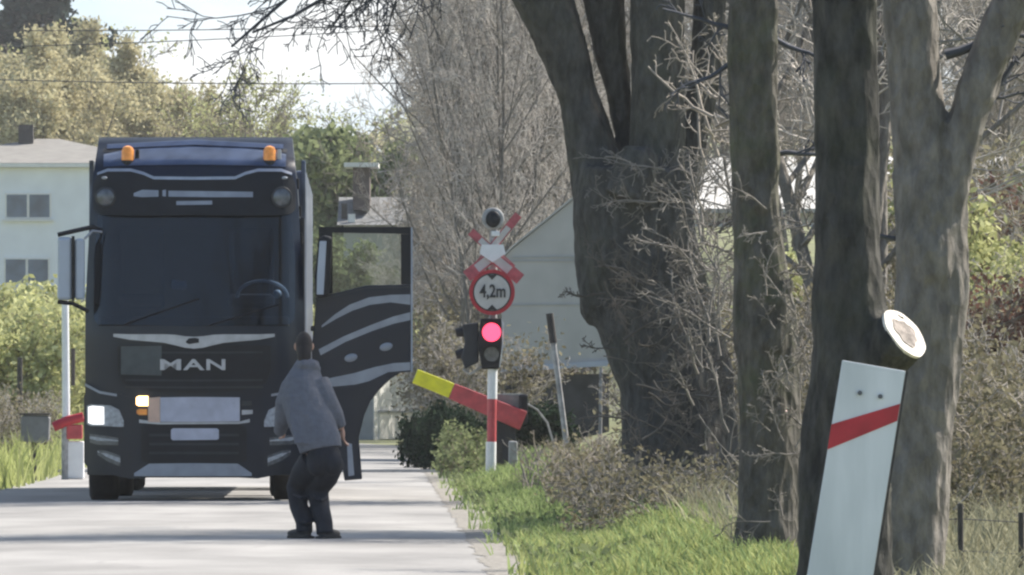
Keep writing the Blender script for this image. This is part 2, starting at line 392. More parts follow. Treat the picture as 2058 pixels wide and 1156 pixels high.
def roadmat():
    m = M('asphalt_pale', (.30,.293,.285), .9, var=.07, scale=1.1, bump=.15, stretch=(1,.35,1))
    n = m.node_tree.nodes; l = m.node_tree.links; b = n['Principled BSDF']
    tc = n.new('ShaderNodeTexCoord')
    fine = n.new('ShaderNodeTexNoise'); fine.inputs['Scale'].default_value = 45; fine.inputs['Detail'].default_value = 4; l.new(tc.outputs['Object'], fine.inputs[0])
    mp = n.new('ShaderNodeMapping'); mp.inputs['Scale'].default_value = (.35,.12,1); l.new(tc.outputs['Object'], mp.inputs[0])
    big = n.new('ShaderNodeTexNoise'); big.inputs['Scale'].default_value = 2.0; big.inputs['Detail'].default_value = 5; l.new(mp.outputs[0], big.inputs[0])
    src = b.inputs['Base Color'].links[0].from_socket
    def mul(a, fac, lo, hi):
        mr = n.new('ShaderNodeMapRange'); l.new(fac, mr.inputs[0]); mr.inputs[1].default_value = .3; mr.inputs[2].default_value = .7; mr.inputs[3].default_value = lo; mr.inputs[4].default_value = hi
        h = n.new('ShaderNodeHueSaturation'); l.new(a, h.inputs['Color']); l.new(mr.outputs[0], h.inputs['Value']); return h.outputs[0]
    vo = n.new('ShaderNodeTexVoronoi'); vo.feature = 'DISTANCE_TO_EDGE'; vo.inputs['Scale'].default_value = .55
    wv = n.new('ShaderNodeVectorMath'); wv.operation = 'MULTIPLY_ADD'; l.new(big.outputs['Color'], wv.inputs[0]); wv.inputs[1].default_value = (1.5,1.5,0); l.new(tc.outputs['Object'], wv.inputs[2]); l.new(wv.outputs[0], vo.inputs['Vector'])
    cr = n.new('ShaderNodeMapRange'); l.new(vo.outputs['Distance'], cr.inputs[0]); cr.inputs[1].default_value = .004; cr.inputs[2].default_value = .03; cr.inputs[3].default_value = .86; cr.inputs[4].default_value = 1
    hc = n.new('ShaderNodeHueSaturation'); l.new(src, hc.inputs['Color']); l.new(cr.outputs[0], hc.inputs['Value']); src = hc.outputs[0]
    l.new(mul(mul(src, fine.outputs['Fac'], .88, 1.1), big.outputs['Fac'], .70, 1.12), b.inputs['Base Color'])
    return m
RM = roadmat()
rr = random.Random(5)
V = []; Q = []; yy = [-20+1.5*i for i in range(260)]; cols = 9
for y in yy:
    a, b = LEDGE(y)+rr.uniform(-.06,.06), REDGE(y)+rr.uniform(-.12,.05)
    zz = max(gz((a+b)/2, y), 0)
    for i in range(cols):
        t = i/(cols-1); V.append((a+(b-a)*t, y, zz+.004+.02*math.sin(math.pi*t)))
for j in range(len(yy)-1):
    for i in range(cols-1): Q.append((j*cols+i, j*cols+i+1, (j+1)*cols+i+1, (j+1)*cols+i))
rd = quads_object('road', V, Q, [RM], smooth=True); tag(rd, 'pale worn asphalt road crossed by branch shadows', 'road', kind='structure')
M('gravel', (.20,.185,.165), .95, var=.35, scale=22, bump=.5, col2=(.25,.235,.21))
V = []; Q = []
for j, y in enumerate(np.arange(55, 200, .5)):
    e = REDGE(y); a = e-.10-.10*noise.noise(Vector((y*.9, 3, 0))); b = e+.48+.30*noise.noise(Vector((y*.6, 9, 0)))
    for i in range(4): x = a+(b-a)*i/3; V.append((x, y, max(gz(x, y), .0)+(.012 if 0 < i < 3 else (.008 if i == 0 else -.01))))
    if j: k = 4*j; Q += [(k-4+i, k-3+i, k+1+i, k+i) for i in range(3)]
tag(quads_object('gravel_shoulder', V, Q, ['gravel'], smooth=True), 'narrow strip of gravel between the road and the right hand verge', 'shoulder', kind='structure')
# rails of the level crossing, flush with the road behind the truck
t = thing('railway_track', 'pair of steel rails set flush across the road behind the truck', 'railway track', (-4, 144, .05))
for s in (-.72, .72):
    MB().box((0, s, .01), (60, .07, .03)).build('rail', 'steel', t)

# ------------------------------------------------------------------ truck
TS = 181.0; TY = 110.0
def tx(px): return (px-390)/TS
def tz(py): return CAMH+(HOR-py)/TS
def y0(z):
    return float(np.interp(z, [0, 1.9, 3.2, 3.66, 3.80, 3.95, 4.08], [0, 0, .17, .26, .34, .62, .80]))
def yf(x, z):
    a = abs(x); return y0(z)+.05*x*x+.16*min(1, max(0, (a-.92)/.30))**2
def hw(z): return float(np.interp(z, [.3, 1.2, 2.2, 3.2, 3.66, 3.8, 4.08], [1.19, 1.215, 1.215, 1.165, 1.13, 1.11, 1.08]))
def patch(cols, proud, mat, name, parent, sub=6, back=.05, rows=6, bevel=.0):
    "solid panel following the cab front: cols = [(px, py_top, py_bottom)]"
    cs = []
    for (a, b) in zip(cols[:-1], cols[1:]):
        k = max(1, int(abs(b[0]-a[0])/sub))
        for i in range(k): t = i/k; cs.append([a[j]+(b[j]-a[j])*t for j in range(3)])
    cs.append(list(cols[-1])); mb = MB(); n = len(cs); fr = []; bk = []
    for (px, pt, pb) in cs:
        x = tx(px)
        for r in range(rows+1):
            z = tz(pt+(pb-pt)*r/rows); y = yf(x, z)
            fr.append((x, y-proud, z)); bk.append((x, y+back, z))
    m = rows+1; fs = []; o = n*m
    for i in range(n-1):
        for r in range(rows):
            fs.append((i*m+r, i*m+r+1, (i+1)*m+r+1, (i+1)*m+r)); fs.append((o+i*m+r, o+(i+1)*m+r, o+(i+1)*m+r+1, o+i*m+r+1))
        fs.append((i*m, (i+1)*m, o+(i+1)*m, o+i*m)); fs.append((i*m+rows, o+i*m+rows, o+(i+1)*m+rows, (i+1)*m+rows))
    for r in range(rows):
        fs.append((r, o+r, o+r+1, r+1)); e = (n-1)*m; fs.append((e+r, e+r+1, o+e+r+1, o+e+r))
    mb.add(fr+bk, fs); return mb.build(name, mat, parent, smooth=True)
def mir(cols): return [(780-c[0],)+tuple(c[1:]) for c in cols][::-1]

truck = thing('truck', 'dark blue heavy truck facing the camera with its right hand door swung open', 'truck', ((390-1029)/TS, TY, 0), .0145)
# cab shell with an open windscreen
mb = MB(); zs = [tz(y) for y in (955, 900, 850, 800, 740, 690, 655, 600, 540, 490, 436, 400, 352, 335, 318, 300, 285, 272)]; us = np.linspace(-1, 1, 33)
vs = []
for z in zs:
    h = hw(z); vs.append((-h, 2.25, z)); vs += [(u*h, yf(u*h, z), z) for u in us]; vs.append((h, 2.25, z))
n = len(us)+2; fs = []; WS0, WS1 = zs.index(tz(655)), zs.index(tz(436))
for i in range(len(zs)-1):
    for j in range(n-1):
        if WS0 <= i < WS1 and 3 <= j < n-4: continue
        if j == n-2 and 3 <= i < WS1: continue
        fs.append((i*n+j, i*n+j+1, (i+1)*n+j+1, (i+1)*n+j))
    fs.append((i*n, (i+1)*n, (i+1)*n+n-1, i*n+n-1))
fs.append(list(range(n))[::-1]); fs.append([(len(zs)-1)*n+j for j in range(n)])
mb.add(vs, fs); cab = mb.build('cab', 'paint', truck, smooth=True)
patch([(206,308,334),(240,300,332),(300,292,331),(390,290,330),(480,292,331),(540,300,332),(574,308,334)], .012, 'paint_roof_sheen', 'roof_panel', truck)
patch([(212,287,296),(390,277,288),(568,287,296)], .03, 'paint_roof_sheen', 'roof_spoiler', truck)
patch([(204,296,304),(390,288,293),(576,296,304)], .006, 'black', 'roof_gap', truck)
# windscreen, visor
patch([(188,520,640),(196,432,652),(390,430,656),(584,432,652),(592,520,640)], .012, GLASS, 'windscreen', truck, back=-.004)
MB().box((0, .85, tz(650)+.02), (2.1, .9, .12)).build('dashboard', 'black', truck, bevel=.03)
for sx in (-.62, .62):
    s_ = MB().box((sx, 1.45, 2.25), (.52, .5, .16)).build('seat', 'fabric_seat', truck, bevel=.05)
    MB().box((sx, 1.72, 2.68), (.50, .14, .80)).build('backrest', 'fabric_seat', s_, bevel=.05)
MB().box((0, 2.1, 2.6), (2.2, .06, 1.3)).build('cab_back_wall', 'fabric_seat', truck)
sw = MB(); cx, cz = tx(526), tz(596)
ring = [(cx+.28*math.cos(a), .62-.10*math.sin(a), cz+.18*math.sin(a)) for a in np.linspace(0.0, math.pi, 18)]
sw.tube(ring, .019, 8).build('steering_wheel', 'wheel_sunlit', truck, smooth=True)
MB().ell((tx(556), .5, tz(590)), (.05,.05,.05)).build('wheel_knob', 'wheel_sunlit', truck, smooth=True)
MB().box((tx(358), .5, tz(572)), (.17,.10,.09), Euler((.4,.1,.2)).to_matrix()).build('dash_paper', 'trailer_white', truck, bevel=.02)
for (a, b) in (((250,652),(400,600)), ((420,654),(560,612))):
    pa, pb = (tx(a[0]), tz(a[1])), (tx(b[0]), tz(b[1]))
    MB().tube([(pa[0], yf(*pa)-.03, pa[1]), (pb[0], yf(*pb)-.03, pb[1])], .011, 6).build('wiper', 'black', truck)
vis = [(186,372,420),(194,350,428),(215,343,432),(262,343,433),(288,350,433),(308,359,433),(390,360,432)]
patch(vis+[(780-c[0],)+c[1:] for c in vis[:-1]][::-1], .10, 'black', 'sun_visor', truck)
edge = [(194,346,351),(215,338,344),(262,338,344),(288,345,351),(308,354,360),(390,355,361)]
patch(edge+[(780-c[0],)+c[1:] for c in edge[:-1]][::-1], .112, 'silver', 'visor_trim', truck)
for px in (211, 566):
    x, z = tx(px), tz(396); y = yf(x, z)-.10
    sp = MB().cyl((x, y-.02, z), (0,1,0), .118, .06, 24).build('spot_lamp', 'plastic', truck, smooth=True, bevel=.008)
    MB().ell((x, y-.045, z), (.098,.025,.098), 18, 8).build('lens', 'lens_dark', sp, smooth=True)
    MB().ell((tx(px+(6 if px > 390 else -2)), y-.03, tz(357)), (.035,.02,.018), 10, 6).build('marker_lamp', 'lamp_glass', truck, smooth=True)
patch([(268,388,394),(285,381,396),(318,382,395)], .108, 'decal', 'visor_emblem', truck)
patch([(326,382,394),(333,381,395)], .108, 'decal', 'visor_emblem', truck)
patch([(338,383,395),(420,384,396),(508,385,396)], .108, 'decal', 'visor_strip', truck)
patch([(354,404,412),(426,403,411)], .108, 'decal', 'visor_strip', truck)
for px in (255, 541):
    x = tx(px); z = tz(330); y = yf(x, tz(320))+.02
    be = MB().cyl((x, y, z+.02), (0,0,1), .085, .06, 18).build('beacon', 'black', truck, smooth=True)
    MB().tube([(x,y,z+.05),(x,y,z+.16),(x,y,z+.20),(x,y,z+.215)], [.072,.070,.05,.015], 16).build('beacon_lens', 'amber', be, smooth=True)
    MB().box((x+.105, y+.02, z+.10), (.05,.05,.15)).build('beacon_bracket', 'silver' if px > 390 else 'black', be, bevel=.01)
# upper front: chrome bar, grille panel, letters, plates
gp = [(236,696,745),(246,694,770),(300,694,786),(390,694,790)]
patch(gp+[(780-c[0],)+c[1:] for c in gp[:-1]][::-1], .035, 'black', 'grille_panel', truck)
ch = [(228,671,677),(260,672,683),(330,672,689),(352,673,694),(372,676,699),(390,677,701)]
patch(ch+[(780-c[0],)+c[1:] for c in ch[:-1]][::-1], .06, 'silver', 'chrome_bar', truck)
patch([(374,686,689),(380,680,692),(392,679,690),(400,681,689)], .068, 'black', 'bar_emblem', truck)
for py in (706, 762, 776): patch([(252,py,py+4),(390,py+1,py+5),(528,py,py+4)], .042, 'plastic', 'grille_slat', truck)
patch([(243,696,753),(325,695,755)], .05, 'olive_plate', 'cover_plate', truck)
def letters(txt, px0, px1, py0, py1, mat, name, parent, y, mx=tx, mz=tz, bold=.02):
    cu = bpy.data.curves.new('t', 'FONT'); cu.body = txt; cu.extrude = .012; cu.offset = bold; cu.size = 1
    to = bpy.data.objects.new('t', cu); C.objects.link(to); bpy.context.view_layer.update()
    me = bpy.data.meshes.new_from_object(to.evaluated_get(bpy.context.evaluated_depsgraph_get())); bpy.data.objects.remove(to)
    co = np.array([v.co[:] for v in me.vertices]); lo, hi = co.min(0), co.max(0)
    x0, x1, z0, z1 = mx(px0), mx(px1), mz(py1), mz(py0)
    for v in me.vertices:
        a = (v.co.x-lo[0])/(hi[0]-lo[0]); b = (v.co.y-lo[1])/(hi[1]-lo[1]); c = v.co.z
        v.co = (x0+(x1-x0)*a, y-c, z0+(z1-z0)*b)
    me.materials.clear(); me.materials.append(MATS[mat]); me.name = name
    o = bpy.data.objects.new(name, me); C.objects.link(o); o.parent = parent; return o
letters('M', 322, 364, 722, 744, 'silver', 'letter', truck, -.045)
letters('A', 368, 411, 722, 744, 'silver', 'letter', truck, -.045)
letters('N', 415, 453, 722, 744, 'silver', 'letter', truck, -.045)
# bumper
bu = [(168,795,930),(180,786,945),(232,788,956),(262,800,962),(300,800,960),(390,800,960)]
bumper = patch(bu+[(780-c[0],)+c[1:] for c in bu[:-1]][::-1], .05, 'paint', 'bumper', truck, back=.3)
patch([(284,858,926),(296,854,930),(390,853,930),(484,854,930),(496,858,926)], .056, 'black', 'air_intake', bumper)
for py in (872, 890, 908): patch([(300,py,py+5),(390,py,py+5),(480,py,py+5)], .064, 'plastic', 'intake_slat', bumper)
patch([(270,951,957),(300,932,957),(390,931,957),(478,932,957),(506,951,957)], .075, 'decal', 'skid_plate', bumper)
hl = [(174,816,852),(182,813,856),(222,815,857),(240,824,858),(249,846,858)]
a = patch(hl, .075, 'lamp_glass', 'headlight', bumper); patch([(177,818,850),(186,816,853),(209,818,853)], .084, 'lamp_lit', 'bulb', a)
a = patch(mir(hl), .075, 'lamp_glass', 'headlight', bumper)
for side in (0, 1):
    for c in ([(180,872,890),(196,874,894),(238,880,895)], [(196,904,914),(214,906,926),(242,916,938)]):
        cc = c if side == 0 else mir(c); patch(cc, .072, 'lens_dark', 'fog_lamp', bumper)
        e = [(p[0]+(6 if 0 else 0), p[1]+5, p[2]-8) for p in c]; patch(e if side == 0 else mir(e), .078, 'lamp_glass', 'fog_lens', bumper)
    br = [(170,770,776),(200,786,791),(235,792,797)]; patch(br if side == 0 else mir(br), .055, 'decal', 'corner_trim', bumper)
pl = patch([(298,800,848),(322,798,849)], .085, 'plate_warm', 'warning_plate', truck); patch([(322.5,799,848),(390,798,848),(482,799,847)], .085, 'plate', 'warning_plate', truck)
patch([(280,843,850),(320,849,853),(480,848,852),(502,842,849)], .078, 'silver', 'plate_bracket', truck)
patch([(486,806,816),(506,806,815)], .07, 'plastic', 'plate_clip', truck); patch([(486,824,834),(508,824,832)], .07, 'silver', 'plate_clip', truck)
patch([(344,864,882),(348,861,885),(436,861,884),(440,864,882)], .072, 'plate', 'number_plate', truck)
for (a, b, c, d, mt) in ((274,796,298,816,'amber_lit'), (275,822,296,834,'amber')):
    patch([(a,b+3,d-3),(a+5,b,d),(c,b,d)], .085, mt, 'flash_lamp', truck)
# wheels
def wheel(x, y, w=.33, r=.51):
    mb = MB(); prof = [(.30,-w/2+.03),(.45,-w/2),(.49,-w/2+.02),(r,-w/2+.06),(r,w/2-.06),(.49,w/2-.02),(.45,w/2),(.30,w/2-.03)]
    nn = 36; vs = [(x+p[1], y+p[0]*math.cos(2*math.pi*j/nn), r+p[0]*math.sin(2*math.pi*j/nn)) for p in prof for j in range(nn)]
    fs = [(i*nn+j, i*nn+(j+1)%nn, (i+1)*nn+(j+1)%nn, (i+1)*nn+j) for i in range(len(prof)-1) for j in range(nn)]
    wh = mb.add(vs, fs).build('wheel', 'rubber', truck, smooth=True)
    rim = MB().cyl((x, y, r), (1,0,0), .30, w*.6, 24); rim.cyl((x+.05*(1 if x > 0 else -1), y, r), (1,0,0), .12, w*.75, 14); rim.build('rim', 'steel', wh, smooth=True)
for x in (-1.03, 1.03):
    wheel(x, 1.35); wheel(x*.93, 5.0); wheel(x*.99, 11.2); wheel(x*.99, 12.5); wheel(x*.99, 13.8)
MB().box((0, 3.2, .82), (.9, 6.0, .28)).build('chassis', 'black', truck, bevel=.02)
MB().box((0, .9, .62), (1.6, .9, .5)).build('engine_block', 'black', truck, bevel=.03)
MB().cyl((0, 1.35, .5), (1,0,0), .09, 1.9).build('front_axle', 'black', truck)
for s in (-1, 1): MB().box((s*1.20, 2.38, 2.75), (.05, .5, 2.2)).build('side_deflector', 'trailer_side', truck, bevel=.01)

for s in (-1, 1): MB().box((s*1.1, 3.1, .75), (.3, 1.2, .55)).build('fuel_tank', 'steel', truck, bevel=.05)
tr = MB().box((0, 9.3, 2.5), (2.46, 12.8, 2.5)).build('trailer_body', 'trailer_side', truck, bevel=.03)
MB().box((0, 9.3, 1.1), (2.2, 12.4, .22)).build('trailer_frame', 'black', truck)
# side lamps / grab rail on sunny side of cab
for (yy_, zz_) in ((.55, 3.55), (.9, 3.25), (.75, 2.95)): MB().box((hw(zz_)+.01, yy_, zz_), (.03, .22, .12)).build('side_vent', 'black', truck, bevel=.01)
# mirror on the closed side
mm = MB().box((tx(130), .06, tz(540)), (.165, .16, .70)).build('mirror', 'mirror_sky_tint', truck, bevel=.035)
MB().box((tx(147), .02, tz(540)), (.03, .12, .72)).build('mirror_seam', 'black', mm)
MB().box((tx(160), .06, tz(541)), (.11, .16, .68)).build('mirror_lobe', 'mirror_sky_tint', mm, bevel=.03)
MB().tube([(tx(116), .05, tz(472)), (tx(150), .03, tz(464)), (tx(186), .12, tz(456)), (tx(200), .2, tz(462))], .026, 8).build('mirror_arm', 'black', mm, smooth=True)
MB().tube([(tx(116), .05, tz(607)), (tx(146), .03, tz(610)), (tx(176), .12, tz(625))], .024, 8).build('mirror_arm', 'black', mm, smooth=True)
MB().tube([(tx(170), .0, tz(480)), (tx(186), .05, tz(464)), (tx(204), .12, tz(466))], .014, 8).build('mirror_bracket', 'silver', mm, smooth=True)
# open door on the right
dy = .42
outl = [(636,596),(668,590),(700,582),(735,573),(826,571),(826,748),(805,749),(785,762),(764,782),(745,806),(732,835),(724,868),(721,880),(728,964),(692,967),(688,940),(660,900),(640,905),(628,880),(626,700)]
door = MB().prism([(tx(a), tz(b)) for a, b in outl], dy, dy+.09).build('door', 'paint', truck, bevel=.012)
fr = MB()
for pts in ([(640,455),(826,455),(826,469),(640,466)], [(806,469.2),(826,469.2),(826,570.8),(806,570.8)], [(640,466.2),(668,466.4),(668,589),(640,594)]):
    fr.prism([(tx(a), tz(b)) for a, b in pts], dy+.01, dy+.08)
fr.build('window_frame', 'black', door)
MB().prism([(tx(a), tz(b)) for a, b in [(668.5,467),(805.5,469.5),(805.5,571),(735,573),(700,582),(668.5,589)]], dy+.04, dy+.05).build('window_pane', PANE, door)
MB().prism([(tx(a), tz(b)) for a, b in [(826.3,456),(829.5,456),(829.5,747),(826.3,747)]], dy+.0, dy+.10).build('lit_edge_strip', 'trailer_white', door)  # pale added strip stands in for the sunlit edge of the door
def ribbon(top, bot, name, mat='decal', y=dy-.004):
    t_ = [(tx(a), tz(b)) for a, b in top]; b_ = [(tx(a), tz(b)) for a, b in bot]; mb = MB()
    n = len(t_); vs = [(p[0], y, p[1]) for p in t_]+[(p[0], y, p[1]) for p in b_]+[(p[0], y+.003, p[1]) for p in t_]+[(p[0], y+.003, p[1]) for p in b_]
    fs = []
    for i in range(n-1): fs += [(i, i+1, n+i+1, n+i), (2*n+i, 3*n+i, 3*n+i+1, 2*n+i+1), (i, 2*n+i, 2*n+i+1, i+1), (n+i, n+i+1, 3*n+i+1, 3*n+i)]
    fs += [(0, n, 3*n, 2*n), (n-1, 3*n-1, 4*n-1, 2*n-1)]
    mb.add(vs, fs).build(name, mat, door)
for pts in ([(634,597),(668,592),(700,584),(735,575),(825,573)],): ribbon(pts, [(a, b+5) for a, b in pts], 'belt_seal', 'plastic', dy-.003)
for py in (660, 800, 858): MB().box((tx(632), dy+.05, tz(py)), (.09, .05, .06)).build('hinge', 'plastic', door, bevel=.01)
ribbon([(646,654),(672,632),(702,612),(742,597),(785,592),(825,591)], [(646,658),(676,640),(708,624),(744,612),(785,607),(825,612)], 'stripe')
ribbon([(640,702),(690,676),(745,653),(790,636),(825,627)], [(644,714),(694,687),(748,665),(792,650),(825,643)], 'stripe')
ribbon([(654,762),(672,758),(712,750),(752,738),(790,730),(825,728)], [(654,776),(672,777),(714,773),(742,766),(780,748),(825,744)], 'stripe')
for px, py in ((705,719), (776,697)):
    MB().ell((tx(px), dy-.005, tz(py)), (.075,.012,.045), 14, 8, Euler((0,-.25,0)).to_matrix()).build('handle', 'decal', door, smooth=True)
dm = MB().prism([(tx(a), tz(b)) for a, b in [(640,478),(652,472),(668,476),(664,560),(660,596),(634,597),(632,560)]], dy-.22, dy-.06).build('door_mirror', 'black', door, bevel=.03)
MB().prism([(tx(a), tz(b)) for a, b in [(642,484),(656,484),(652,560),(650,592),(636,592),(637,550)]], dy-.235, dy-.221).build('mirror_cap', 'mirror_sky_tint', dm, bevel=.008)
MB().prism([(tx(a), tz(b)) for a, b in [(697,890),(707,893),(712,956),(700,958)]], dy-.004, dy-.001).build('step_trim', 'decal', door)
# rear pillar and floor of the open doorway
MB().box((1.19, 2.0, 2.2), (.05, .45, 2.0)).build('rear_pillar', 'paint', truck, bevel=.01)
MB().box((0, 1.2, .95), (2.3, 2.0, .1)).build('cab_floor', 'black', truck)
MB().box((1.12, .85, .52), (.24, .6, .12)).build('step', 'plastic', truck, bevel=.02)

# ------------------------------------------------------------------ person
PS = 237.0
def q(px, py, y=0): return ((px-635)/PS, y, (1083-py)/PS)
person = thing('person', 'person in grey sweater and dark trousers, back to camera, before the truck', 'person', ((639-1029)/PS, 83.0, .004))
person.location.z = .02
HIPC = q(644,902,-.08); CH = q(612,800,.05); NK = q(614,745,.12); HD = q(611,702,.18)
LSH = q(584,776,.08); RSH = q(644,772,.06); LEL = q(576,848,.16); LWR = q(570,868,.36); REL = q(664,818,.02); RWR = q(686,866,.07)
LHIP = q(632,915,-.06); RHIP = q(662,915,-.08); LKN = q(597,982,.19); RKN = q(638,988,.12); LAN = q(613,1058,.01); RAN = q(654,1060,-.06)
ex = MB()
ex.ell(HD, (.070,.092,.113), 18, 12, Euler((-.25,0,0)).to_matrix())
fwd = Vector((-.45,.89,0)).normalized(); rt = Vector((.89,.45,0))
H_ = Vector(HD)
ex.ell(H_+fwd*.095+Vector((0,0,-.02)), (.014,.02,.022)); ex.ell(H_+fwd*.085+Vector((0,0,-.062)), (.026,.012,.009))
for s in (-1, 1):
    ex.ell(H_+fwd*.082+rt*.032*s+Vector((0,0,.012)), (.013,.009,.009)); ex.ell(H_+rt*.08*s, (.012,.02,.032))
def hand(wr, dirv, side):
    wr = Vector(wr); d = Vector(dirv).normalized(); lat = Vector((0,1,0)).cross(d).normalized(); pn = d.cross(lat)
    ex.ell(wr+d*.045, (.020,.040,.052), 12, 8)
    for i, (L, o_) in enumerate(((.070,-.027),(.080,-.009),(.074,.009),(.058,.026))):
        b = wr+d*.085+Vector((0,1,0))*o_; ex.tube([b-d*.02, b+d*L*.4, b+d*L*.75+lat*.012*side, b+d*L*.9+lat*.030*side], [.0095,.009,.008,.006], 8)
    b = wr+d*.03+Vector((0,1,0))*.03; ex.tube([b, b+Vector((0,.028,0))+d*.02, b+Vector((0,.035,0))+d*.055], [.011,.010,.007], 8)
hand(RWR, (.25,.15,-1), -1); hand(LWR, (-.1,.8,-.5), 1)
def fused_part(mb, name, mat, parent, voxel, it=6):
    o = mb.build('raw', mat, None)
    r = o.modifiers.new('remesh', 'REMESH'); r.mode = 'VOXEL'; r.voxel_size = voxel
    k = o.modifiers.new('smooth', 'SMOOTH'); k.factor = .5; k.iterations = it
    bpy.context.view_layer.update()
    me = bpy.data.meshes.new_from_object(o.evaluated_get(bpy.context.evaluated_depsgraph_get())); bpy.data.objects.remove(o)
    me.name = name; me.polygons.foreach_set('use_smooth', [True]*len(me.polygons))
    o = bpy.data.objects.new(name, me); C.objects.link(o); o.parent = parent; return o
ex.tube([q(646,908,-.09), q(632,862,-.03), q(614,810,.04), q(612,775,.08), q(613,748,.12)], [.11,.10,.13,.12,.06], 18, flat=.72)
ex.tube([q(613,760,.10), q(612,730,.14), q(611,710,.17)], [.06,.05,.055], 14)
for pts in ([LSH, LEL, LWR], [RSH, REL, RWR]): ex.tube(pts, [.055,.042,.028], 12)
for pts in ([LHIP, LKN, LAN], [RHIP, RKN, RAN]): ex.tube(pts, [.062,.052,.040], 14); ex.tube([pts[2], (pts[2][0]-.03, pts[2][1]+.14, .035)], [.042,.03], 10)
fused_part(ex, 'body', 'skin', person, .0065, 2)
swt = MB()
swt.tube([q(646,908,-.09), q(643,892,-.08), q(633,868,-.05), q(621,838,.0), q(612,802,.06), q(612,772,.09), q(617,747,.115), q(621,728,.13)], [.178,.185,.188,.192,.195,.170,.118,.088], 28, flat=.80)
swt.tube([q(588,780,.08), q(574,815,.11), q(570,846,.17), q(562,872,.32)], [.092,.085,.075,.052], 16)
swt.tube([q(640,772,.07), q(660,812,.02), q(675,838,.03), q(685,862,.06)], [.095,.082,.068,.050], 16)
rgs = np.random.default_rng(8)
for k in range(12):
    a = rgs.uniform(586, 652); swt.tube([q(a, 800, -.085), q(a+rgs.uniform(-2,8), 845, -.135), q(a+rgs.uniform(4,18), 896, -.205)], [.008,.020,.012], 6)
for (za, zb) in ((832,842),(856,848),(870,882)): swt.tube([q(585,za,-.10), q(620,(za+zb)/2,-.155), q(655,zb,-.13)], [.010,.016,.010], 6)
swt.tube([q(596,742,.10), q(612,738,.03), q(630,740,.05), q(640,748,.11)], [.035,.045,.042,.03], 10)
fused_part(swt, 'sweater', 'sweater', person, .010, 3)
trs = MB()
trs.ell(q(642,890,-.07), (.15,.125,.09), 18, 10); trs.ell(q(652,920,-.10), (.145,.145,.13), 18, 12); trs.ell(q(669,932,-.15), (.085,.10,.11)); trs.ell(q(640,934,-.13), (.09,.10,.11))
trs.tube([q(634,928,-.05), q(612,955,.09), q(597,984,.19), q(601,1020,.11), q(612,1050,.03), q(613,1072,.01)], [.128,.112,.092,.078,.072,.070], 18)
trs.tube([q(664,930,-.08), q(652,962,.04), q(638,990,.12), q(645,1026,.04), q(652,1052,-.04), q(654,1074,-.06)], [.128,.116,.096,.080,.074,.072], 18)
for (a, b) in ((613,1050),(652,1054),(606,1000),(644,1004)): trs.tube([q(a-16,b-5,.0), q(a+2,b+3,-.08), q(a+17,b-2,.0)], [.012,.02,.012], 8)
fused_part(trs, 'trousers', 'trousers', person, .010, 4)
hb = MB(); hb.ell(H_+Vector((0,-.015,.012)), (.074,.095,.116), 20, 14, Euler((-.25,0,0)).to_matrix()); hb.tube([H_+Vector((0,-.06,-.02)), H_+Vector((.005,-.085,-.09)), H_+Vector((.012,-.10,-.15))], [.062,.06,.045], 16)
fused_part(hb, 'hair', 'hair', person, .009, 3)
for (a, yaw) in ((LAN, .95), (RAN, -.75)):
    sh = MB(); f = Vector((-math.sin(yaw), math.cos(yaw), 0)); b = Vector((a[0], a[1], 0))
    rot = Matrix.Rotation(yaw, 3, 'Z')
    sh.ell(b+f*.065+Vector((0,0,.040)), (.047,.115,.040), 18, 10, rot); sh.ell(b+Vector((0,0,.07)), (.052,.070,.070), 16, 9, rot); sh.box(b+f*.04+Vector((0,0,.010)), (.086,.24,.020), rot)
    fused_part(sh, 'shoe', 'shoe', person, .008, 3)

# ------------------------------------------------------------------ level crossing signal, barriers, signs
SY = 132.7; SS = 150.0
def sx(px, c=990): return (px-c)/SS
def sz(py): return CAMH+(HOR-py)/SS
sig_loc = ((990-1029)/SS, SY, gz((990-1029)/SS, SY))
sz0 = sig_loc[2]
def szl(py): return sz(py)-sz0
sig = thing('crossing_signal', 'red and white banded level crossing post with lit red lamp and crossbucks', 'crossing signal', sig_loc)
for (a, b, mt, px, r) in ((738,802,'white_paint',989,.066), (802,888,'red_faded',988,.062), (888,985,'white_paint',986,.070), (430,738,'post_grey',991,.05)):
    MB().tube([(sx(px), 0, szl(b)), (sx(px+1), 0, szl(a))], r, 16).build('post_band' if mt != 'post_grey' else 'mast', mt, sig, smooth=True)
hd = MB().prism([(sx(a), szl(b)) for a, b in [(966,640),(1008,640),(1009,690),(1003,742),(968,742),(960,690)]], -.12, .12).build('signal_head', 'black', sig, bevel=.02)
MB().cyl((sx(988), -.13, szl(668)), (0,1,0), .125, .04, 24).build('red_lamp', 'red_lamp', hd, smooth=True)
MB().cyl((sx(988), -.13, szl(712)), (0,1,0), .10, .03, 24).build('dark_lens', 'lens_dark', hd, smooth=True)
MB().prism([(sx(a), szl(b)) for a, b in [(1008.5,642),(1013,650),(1011,700),(1005,738),(1003.5,738),(1009.5,690)]], -.125, .10).build('head_edge', 'white_paint', hd)
vz = MB()
for py in (668, 712):
    for k in range(9):
        a = math.pi*(k/8); a2 = math.pi*((k+1)/8) if k < 8 else a
        if k == 8: continue
        p = lambda t, yy_: (sx(988)+.14*math.cos(t), yy_, szl(py)+.14*math.sin(t))
        vz.add([p(a,-.13), p(a2,-.13), p(a2,-.28), p(a,-.28)], [(0,1,2,3)])
vz.build('visor', 'black', hd)
h2 = MB().prism([(sx(a), szl(b)) for a, b in [(928,652),(962,648),(962,728),(935,742),(926,720),(934,690)]], .02, .22).build('side_signal_head', 'plastic', sig, bevel=.02)
for py in (668, 712):
    MB().tube([(sx(934), .1, szl(py-2)), (sx(916), .1, szl(py+1))], [.075,.06], 14).build('side_visor', 'black', h2, smooth=True)
